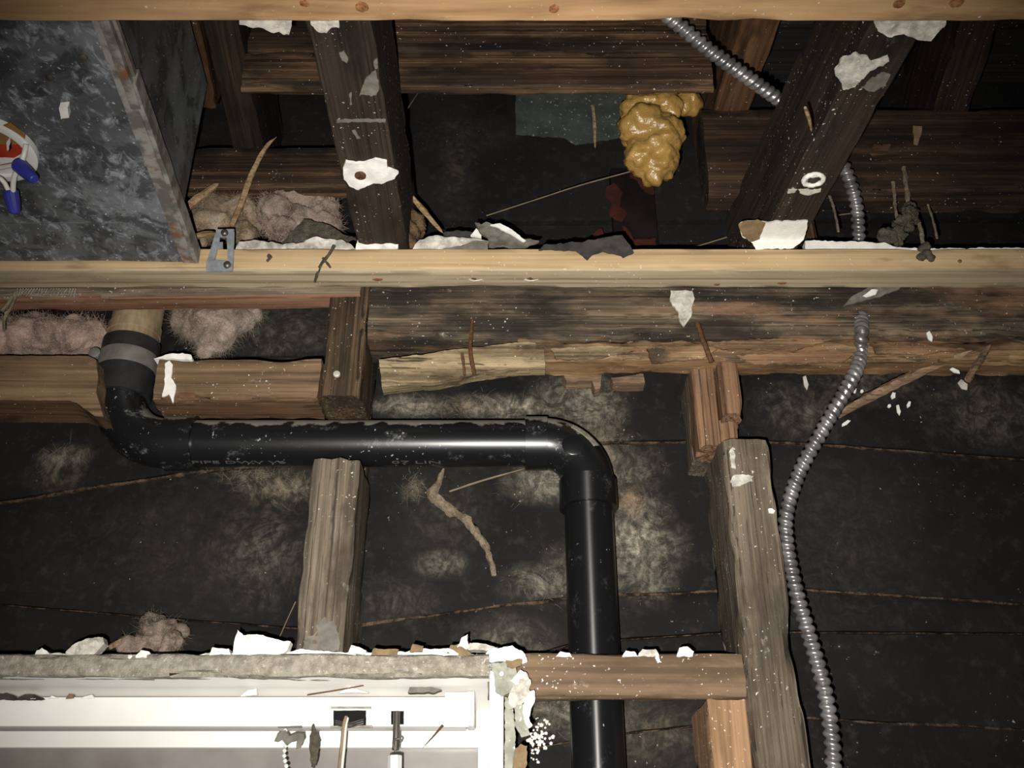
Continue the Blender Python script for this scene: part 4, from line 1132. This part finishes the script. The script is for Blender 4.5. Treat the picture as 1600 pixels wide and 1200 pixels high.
for k in range(20):
    a = 2 * math.pi * k / 20
    ring.append((1271 + 17 * math.cos(a), 281 + 11 * math.sin(a)))
p = zP(1271, 281, ZJ - .001)
V, Fc = sweep([p + Vector((.0085 * math.cos(2 * math.pi * k / 28), .0075 * math.sin(2 * math.pi * k / 28), 0)) - p for k in range(29)], lambda i, s_, th: .0024 * (1 + .5 * nz(i * .7, th, 3)), 8, False)
link('ring', mesh_of('ring', V, Fc, 60), W_, Matrix.Translation(p), rg)
lathe('screw', p + Vector((0, 0, .003)), p - Vector((0, 0, .0018)), [(0, .0016), (.4, .0016), (.5, .004), (.9, .0038), (1, .002)], M['steel_dark'], rg, sides=14)
chip('plaster_patch', [(1232, 298), (1284, 296), (1282, 300), (1258, 304), (1230, 302)], 0, WD, 'thin white smear just below the screw ring', proj=onZ(ZJ - .0012), th=.0015, back=Vector((0, 0, 1)))
chip('plaster_patch', [(372, 22), (374, 38), (392, 42), (416, 47), (436, 50), (452, 54), (456, 36), (456, 22)], 0, WD, 'white plaster remnant left of the left joist at the top strip', proj=onZ(.5785), th=.004, back=Vector((0, 0, 1)))
chip('plaster_patch', [(484, 20), (486, 40), (498, 50), (510, 52), (518, 44), (530, 44), (528, 20)], 0, WD, 'small plaster remnant on the left joist at the top strip', proj=onZ(ZJ - .003), th=.003, back=Vector((0, 0, 1)))
chip('plaster_patch', [(560, 150), (575, 118), (588, 110), (592, 130), (588, 148), (576, 148)], 0, M['paper_grey'], 'grey white scuff on the upper left joist', proj=onZ(ZJ - .0012), th=.0014, back=Vector((0, 0, 1)), jit=3)

# debris standing on the middle strip
TOPY = .812
chip('plaster_crust', [(368, 390), (374, 378), (395, 374), (420, 378), (445, 382), (470, 378), (490, 372), (520, 374), (545, 378), (556, 390)], TOPY, WD, 'cream plaster crust on the strip below the insulation', th=.012, jit=1.6, bump=.003)
chip('plaster_chunk', [(556, 390), (560, 372), (580, 364), (604, 363), (616, 366), (622, 378), (620, 389)], TOPY - .008, W_, 'bright white plaster chunk on the strip under the left joist', th=.014, jit=1.4, bump=.003)
chip('board_scrap', [(644, 390), (656, 374), (680, 368), (704, 370), (740, 372), (762, 376), (762, 390)], TOPY - .008, WD, 'flat dusty white paper scrap on the strip right of the mud nest', 'scrap', th=.003, jit=1, bump=.003)
chip('board_scrap', [(690, 390), (720, 384), (740, 376), (762, 376), (762, 389)], TOPY - .011, M['paper_grey'], 'grey fold of the flat white paper scrap', 'scrap', th=.002, jit=.8)
cu = lambda x, y: Vector((0, -.00012 * max(0, y - 348), 0))
chip('felt_scrap', [(742, 346), (752, 350), (768, 350), (782, 356), (806, 372), (832, 380), (842, 382), (824, 390), (764, 390), (762, 374), (750, 364)], TOPY, M['paper_grey'], 'curled grey felt scrap standing on the strip', 'scrap', th=.003, jit=1.2, bump=.004, curl=cu)
chip('plaster_sliver', [(766, 351), (782, 349), (800, 358), (822, 376), (818, 378), (796, 364), (778, 355)], TOPY - .006, W_, 'white rolled edge on the curled grey felt scrap', th=.002, jit=.6, bump=.001, seg=2.5)
chip('plaster_sliver', [(735, 367), (744, 356), (752, 365), (752, 371)], TOPY + .004, W_, 'white corner behind the curled grey felt scrap', th=.003, jit=.6)
chip('felt_scrap', [(842, 390), (850, 382), (880, 379), (912, 378), (930, 374), (972, 368), (980, 378), (990, 394), (974, 401), (956, 396), (942, 392), (926, 398), (918, 406), (908, 396), (900, 390)], .797, M['paper_dark'], 'dark grey torn felt draped over the strip edge', 'scrap', th=.002, jit=1.6, bump=.002)
chip('felt_scrap', [(692, 364), (712, 360), (736, 362), (750, 372), (740, 376), (700, 374)], TOPY + .012, M['paper_dark'], 'black scrap lying behind the flat white paper', 'scrap', th=.003, jit=1.6)
chip('plaster_flake', [(1048, 454), (1082, 453), (1086, 466), (1082, 476), (1080, 494), (1075, 502), (1068, 511), (1062, 503), (1060, 486), (1050, 478), (1046, 466)], PY - .004, WD, 'dangling white flake on the blackened plate below the strip', th=.002, jit=1.6, bump=.003)
chip('plaster_flake', [(1318, 478), (1330, 464), (1356, 450), (1384, 440), (1404, 437), (1418, 442), (1404, 452), (1376, 462), (1350, 468), (1332, 474)], PY - .010, M['paper_grey'], 'slanted grey paper strip on the plate above the conduit', 'scrap', th=.002, jit=1.4, bump=.003)
chip('plaster_flake', [(1348, 462), (1362, 453), (1372, 452), (1368, 460), (1354, 464)], PY - .0125, W_, 'white spot on the slanted grey paper strip', th=.001, jit=.8)
chip('plaster_flake', [(254, 620), (257, 596), (258, 568), (264, 564), (270, 570), (268, 590), (275, 602), (272, 622), (270, 630), (264, 616)], PY - .002, W_, 'long white flake stuck to the block right of the coupling', th=.0015, jit=1.2, bump=.0006)
chip('plaster_crust', [(240, 560), (262, 554), (285, 552), (298, 554), (300, 561)], PY - .001, W_, 'white crumbs on top of the block right of the coupling', th=.012, jit=1.2)
chip('paper_scrap', [(1427, 196), (1440, 197), (1440, 208), (1434, 226), (1428, 224)], .8435, M['paper_tan'], 'small tan scrap on the long dark beam', 'scrap', th=.0012, jit=1)
chip('wood_flake', [(1358, 238), (1366, 226), (1392, 226), (1386, 240), (1364, 243)], .843, M['rust_wood'], 'orange fresh chip on the long dark beam', 'wood flake', th=.0015, jit=1.8)
CHL = ['white chip under the lower end of the long leaning stick', 'tall white chip below the middle of the long leaning stick', 'thin white sliver below the long leaning stick', 'round white chip left of the thin sliver below the stick',
       'white chip right of the thin sliver below the stick', 'bright white chip high on the lower plate, above the stick top', 'white chip touching the conduit just above the leaning stick', 'grey oval flake on the wall below the short hanging stick',
       'white sliver on the lower edge of the plate beside the short stick', 'tan flake hanging on the wall just right of the split stud', 'tiny white dot on the wall between conduit and stick']
for i, (x, y, w_, h_, a) in enumerate([(1322, 661, 9, 3, -.6), (1396, 618, 4, 6, .3), (1404, 640, 3, 9, -.2), (1390, 634, 3, 3, 0), (1420, 632, 3, 6, .4), (1453, 525, 4, 9, -.4), (1333, 607, 5, 8, -.5), (1505, 601, 6, 10, -.7), (1493, 579, 9, 3, .4), (1259, 597, 4, 12, -.2), (1347, 611, 3, 3, 0)]):
    pl = [(x + math.cos(t + .4) * w_ * math.cos(a) - math.sin(t + .4) * h_ * math.sin(a), y + math.cos(t + .4) * w_ * math.sin(a) + math.sin(t + .4) * h_ * math.cos(a)) for t in (0, 1.2, 2.4, 3.6, 4.9)]
    Yw = PY - .004 if y < 590 else WY - .003
    chip('plaster_chip', pl, Yw, W_ if i not in (7, 9) else WD, CHL[i], th=.0015, jit=.6, seg=2, bump=.0005, group='white chips around the leaning stick')

# ---------------------------------------------------------------- splinters, sticks, nails, string
def splint(P, r, mat, label, flat=.5, cat='splinter', name='splinter'):
    ob = tube(name, P, r, mat, sides=7, taper=lambda t: (1.15 - .9 * abs(t - .35) ** 1.3) * (1 if t < .9 else (1 - t) * 10 + .1), wob=.28, smooth=30)
    return tag(ob, label, cat)
splint([yP(362, 352, .83), yP(378, 315, .828), yP(392, 275, .826), yP(414, 232, .823), yP(432, 214, .82)], .0030, M['splinter'], 'tall pale splinter rising from the insulation by the bracket')
splint([yP(286, 330, .815), yP(312, 308, .82), yP(342, 286, .825)], .0040, M['splinter'], 'short thick splinter between the duct and the insulation')
splint([yP(642, 306, .832), yP(664, 332, .835), yP(692, 364, .84)], .0028, M['splinter'], 'thin tan splinter right of the left joist foot')
splint([yP(1304, 650, .915), yP(1380, 610, .892), yP(1460, 572, .872), yP(1520, 547, .852)], .0048, M['stick'], 'long brown stick leaning from the lower plate behind the conduit', name='stick', cat='stick')
splint([yP(1512, 594, .852), yP(1528, 568, .852), yP(1548, 538, .852)], .0036, M['stick'], 'short stick hanging near the right end of the lower plate', name='stick', cat='stick')
splint([yP(300, 372, .80), yP(318, 366, .799), yP(338, 364, .796)], .003, M['splinter'], 'orange splinter poking out behind the steel bracket')
splint([yP(1258, 168, .56), yP(1264, 186, .575), yP(1268, 206, .59)], .0012, M['splinter'], 'little pale splinter on the side of the right joist')
splint([yP(926, 165, .93), yP(929, 190, .93), yP(930, 232, .93)], .0022, M['splinter'], 'slender splinter in front of the zinc sheet')
splint([yP(170, 1012, .90), yP(190, 1002, .905), yP(212, 995, .91)], .0025, M['splinter'], 'brown splinter in the wool tuft above the window')
def nail(P, r, label, head=True):
    t = thing('nail', P[0], label, 'nail')
    tube('shank', P, r, M['rust'], t, sides=8, wob=.3)
nail([yP(738, 500, PY - .001), yP(735, 545, PY - .010), yP(741, 586, PY - .012)], .0020, 'rusty nail hanging across the pale split plank')
nail([yP(722, 552, PY - .014), yP(726, 586, PY - .014)], .0014, 'short rusty nail left of the longer nail on the split plank')
nail([yP(1090, 506, PY - .006), yP(1100, 536, PY - .010), yP(1112, 566, PY - .010)], .0026, 'bent rusty nail above the reddish split stud')
p = yP(527, 587, PY - .0005)
tag(lathe('nail', p + Vector((0, .008, 0)), p - Vector((0, .005, 0)), [(0, .0014), (.75, .0014), (.78, .0036), (.95, .0034), (1, .002)], M['nail'], sides=16), 'white nail head on the dark upper stud', 'nail')
for i, (x, y) in enumerate(((735, 438), (822, 438))):
    p = zP(x, y, ZS0 - .0006)
    t = thing('nail', p, ['bent nail end under the pale strip, left of a similar one', 'bent nail end under the pale strip, right of a similar one'][i], 'nail')
    tube('shank', [p + Vector((-.001, 0, .001)), p + Vector((.004, -.002, -.002)), p + Vector((.012, -.003, -.001))], .0012, M['nail'], t, sides=8, taper=lambda t_: 1.2 - t_ * .9)
    lathe('rust_stain', p + Vector((.003, 0, .0012)), p + Vector((.003, 0, .0002)), [(0, .005), (1, .003)], M['rust'], t, sides=14, jit=.5)
tag(tube('string', [yP(760, 337, .925), yP(840, 311, .905), yP(905, 290, .88), yP(985, 268, .855)], .0006, M['string'], sides=5), 'thin string rising from the dark to the gold foam', 'string')
tag(tube('string', [yP(1070, 390, .925), yP(1105, 380, .92), yP(1150, 366, .91)], .0007, M['string'], sides=5), 'short string end left of the right joist foot', 'string')
tag(tube('string', [yP(626, 186, .86), yP(640, 165, .87), yP(658, 138, .90)], .0006, M['string'], sides=5), 'fine string beside the left joist under the brown plank', 'string')
tag(tube('string', [yP(1310, 336, .92), yP(1400, 324, .92), yP(1480, 318, .92), yP(1610, 300, .92)], .0007, M['string'], sides=5), 'fine string stretched behind the conduit below the dark beam', 'string')
tag(tube('string', [yP(435, 1000, .93), yP(448, 970, .94), yP(462, 940, .942)], .0005, M['string'], sides=5), 'hair thin string left of the lower stud foot', 'string')

# painted board and zinc sheet on the dark wall
rb = thing('painted_board', yP(992, 330, .94), 'blackened board with worn red paint below the gold foam', 'board')
M['red_old'] = plain('old_red_paint', srgb(20, 12, 10), .8, .2, var=.5, scale=40)
M['red_mark'] = plain('worn_red_mark', srgb(58, 27, 21), .8, .2, var=.3, scale=60)
box('board', yP(958, 340, .93).x, yP(1026, 340, .93).x, .932, .946, yP(990, 410, .93).z, yP(990, 262, .93).z, M['red_old'], rb)
for pl in ([(948, 292), (960, 285), (972, 300), (968, 322), (980, 332), (972, 346), (952, 338), (955, 318), (946, 306)], [(985, 268), (1020, 274), (1022, 304), (1008, 300), (996, 282), (984, 278)], [(926, 365), (940, 356), (944, 372), (930, 376)],
           [(972, 352), (984, 360), (990, 374), (1024, 372), (1024, 388), (1000, 388), (980, 376)]):
    o_ = sheet('paint_mark', pl, onY(.9305), M['red_mark'], rb, thick=.0012, jit=2, bump=.0004, seg=4); o_['label'] = 'worn red paint'
tag(sheet('zinc_sheet', [(806, 120), (1000, 120), (985, 212), (930, 222), (900, 226), (880, 214), (806, 210)], onY(.938), M['sheetmetal_old'], thick=.0015, jit=1.5, bump=.001, seg=6),
    'dull grey zinc sheet on the dark wall left of the gold foam', 'metal sheet')

# gold expanding foam
fc = [(1002, 168, .840, .030), (1030, 168, .842, .030), (1010, 205, .835, .036), (1030, 215, .837, .034), (1012, 240, .838, .033), (1028, 250, .840, .028), (1020, 266, .842, .018), (1060, 165, .852, .018), (1080, 165, .858, .016), (985, 195, .842, .018)]
tag(blob('spray_foam', [(yP(x, y, Y), r * .78) for x, y, Y, r in fc], M['foam'], voxel=.003, amp=.0085, fr=48, amp2=.0010), 'lumpy glossy gold spray foam hanging under the brown plank', 'foam')

# ---------------------------------------------------------------- insulation and dust
def wool_thing(name, fc, mat, fm, label, n=2200, fl=.007, **kw):
    balls = [(yP(x, y, Y), r) for x, y, Y, r in fc]
    ob = tag(blob(name, balls, mat, **kw), label, 'insulation')
    vs = ob.data.vertices
    W = WORLD[ob.name]
    def spot():
        v = random.choice(vs)
        return (W @ v.co) - UP, v.normal.copy()
    fibres('loose_fibres', spot, fm, ob, n, fl, .00012)
    return ob
wool_thing('insulation', [(10, 525, .915, .024), (40, 528, .915, .025), (80, 528, .914, .026), (115, 528, .914, .025), (145, 525, .915, .020), (-60, 530, .905, .03), (-20, 535, .91, .026)], M['wool_pink'], M['fibre_pink'], 'pink insulation batt behind the left block, left of the coupling', amp=.007, fr=28, amp2=.0025, voxel=.003)
wool_thing('insulation', [(290, 500, .915, .016), (320, 505, .91, .024), (350, 505, .91, .022), (380, 500, .915, .014), (330, 530, .91, .018), (320, 548, .912, .010), (395, 490, .918, .010)], M['wool_grey'], M['fibre_dust'], 'dusty insulation wedge right of the coupling', amp=.006, fr=32, amp2=.0025, voxel=.003)
wool_thing('insulation', [(320, 355, .865, .018), (335, 330, .872, .022), (355, 310, .88, .022), (375, 335, .874, .022), (350, 355, .868, .018), (310, 372, .86, .010), (375, 365, .866, .016)], M['wool_yellow'], M['fibre_dust'], 'yellowed insulation lump on the plate beside the duct corner', amp=.0075, fr=30, amp2=.003, voxel=.003)
wool_thing('insulation', [(430, 335, .868, .020), (450, 310, .876, .022), (480, 310, .878, .020), (505, 325, .878, .018), (428, 355, .862, .014), (440, 362, .862, .016), (470, 340, .87, .018), (510, 350, .874, .016), (425, 308, .885, .012)], M['wool_grey'], M['fibre_pink'], 'grey pink insulation lump between the bracket and the left joist', amp=.0075, fr=30, amp2=.003, voxel=.003)
wool_thing('insulation_tuft', [(240, 975, .925, .012), (250, 990, .925, .014), (230, 1005, .92, .014), (262, 1010, .92, .014), (205, 1012, .915, .010), (285, 985, .93, .005)], M['wool_grey'], M['fibre_dust'], 'grey wool tuft behind the plaster crust above the window', n=350, fl=.005, amp=.008, fr=55, amp2=.003, voxel=.003)
tag(sheet('paper_facing', [(466, 352), (474, 342), (490, 346), (512, 350), (530, 362), (556, 372), (540, 376), (500, 378), (470, 382), (452, 380), (440, 378)], onY(.832), M['dirt_grey'], thick=.003, jit=2, bump=.004, seg=4), 'grey torn insulation facing left of the left joist foot', 'scrap')
tag(blob('mud_nest', [(yP(648, 345, .83), .010), (yP(640, 362, .828), .012), (yP(634, 376, .825), .011), (yP(656, 356, .832), .009)], M['dirt'], voxel=.0022, amp=.006, fr=90, amp2=.0016), 'brown mud nest clinging right of the left joist foot', 'nest')
tag(blob('dirt_clump', [(yP(1386, 368, .825), .009), (yP(1400, 370, .825), .009), (yP(1412, 352, .828), .009), (yP(1420, 338, .832), .009), (yP(1424, 328, .834), .007)], M['dirt_grey'], voxel=.0016, amp=.006, fr=150, amp2=.002), 'grey dirt clump on the strip right of the conduit', 'dirt')
tag(blob('dirt_clump', [(yP(1446, 388, .80), .006), (yP(1448, 398, .798), .005), (yP(1440, 402, .7975), .0035), (yP(1456, 403, .7975), .003)], M['dirt_grey'], voxel=.0015, amp=.003, fr=120, amp2=.001), 'little dirt clump dangling over the strip edge at right', 'dirt')
for P, r_, lb in (([(1412, 262), (1416, 290), (1420, 325)], .0022, 'dusty strand hanging from the dark beam into the dirt clump'), ([(1396, 285), (1398, 315), (1402, 345)], .0018, 'short dusty strand left of the dirt clump'),
                  ([(1428, 330), (1438, 355), (1442, 380), (1446, 392)], .0020, 'dusty root from the dirt clump down to the strip'), ([(1450, 320), (1458, 345), (1464, 372)], .0012, 'thin dusty strand right of the dirt clump'),
                  ([(1296, 306), (1304, 330), (1310, 362)], .0014, 'dusty strand beside the thin dark upright')):
    tag(tube('dusty_strand', [yP(x, y, .845 - .02 * i / len(P)) for i, (x, y) in enumerate(P)], r_, M['cobweb'], sides=7, wob=.8), lb, 'strand')
# dust caught on the sheathing
tag(tube('dust_trail', [yP(693, 732, WY - .004), yP(684, 755, WY - .004), yP(676, 776, WY - .004), yP(700, 792, WY - .004), (yP(730, 815, WY - .004)), yP(755, 850, WY - .004), yP(768, 880, WY - .004), yP(772, 900, WY - .003)], .0048, M['cobweb'], sides=9, wob=.9,
         taper=lambda t: .35 + .9 * min(1, t * 5) - .55 * abs(t - .3) - .35 * t), 'curved tan dust trail on the black sheathing below the pipe', 'dust')
splint([yP(702, 768, WY - .004), yP(750, 752, WY - .004), yP(820, 732, WY - .010)], .0010, M['string'], 'straight thin straw from the dust trail to the elbow', cat='straw', name='straw')
cl_ = [c for c in CLOUDS if c[4] >= .5]
def spot():
    c = random.choice(cl_)
    p = yP(random.gauss(c[0], c[2] * .55), random.gauss(c[1], c[3] * .6), WY - .0025)
    return p, Vector((random.uniform(-1, 1), -.12, random.uniform(-1, 1)))
fb = fibres('dust_fibres', spot, M['fibre_dust'], None, 1500, .010, .00011)
tag(fb, 'grey dust fibres caught on the black sheathing around the elbow', 'dust')
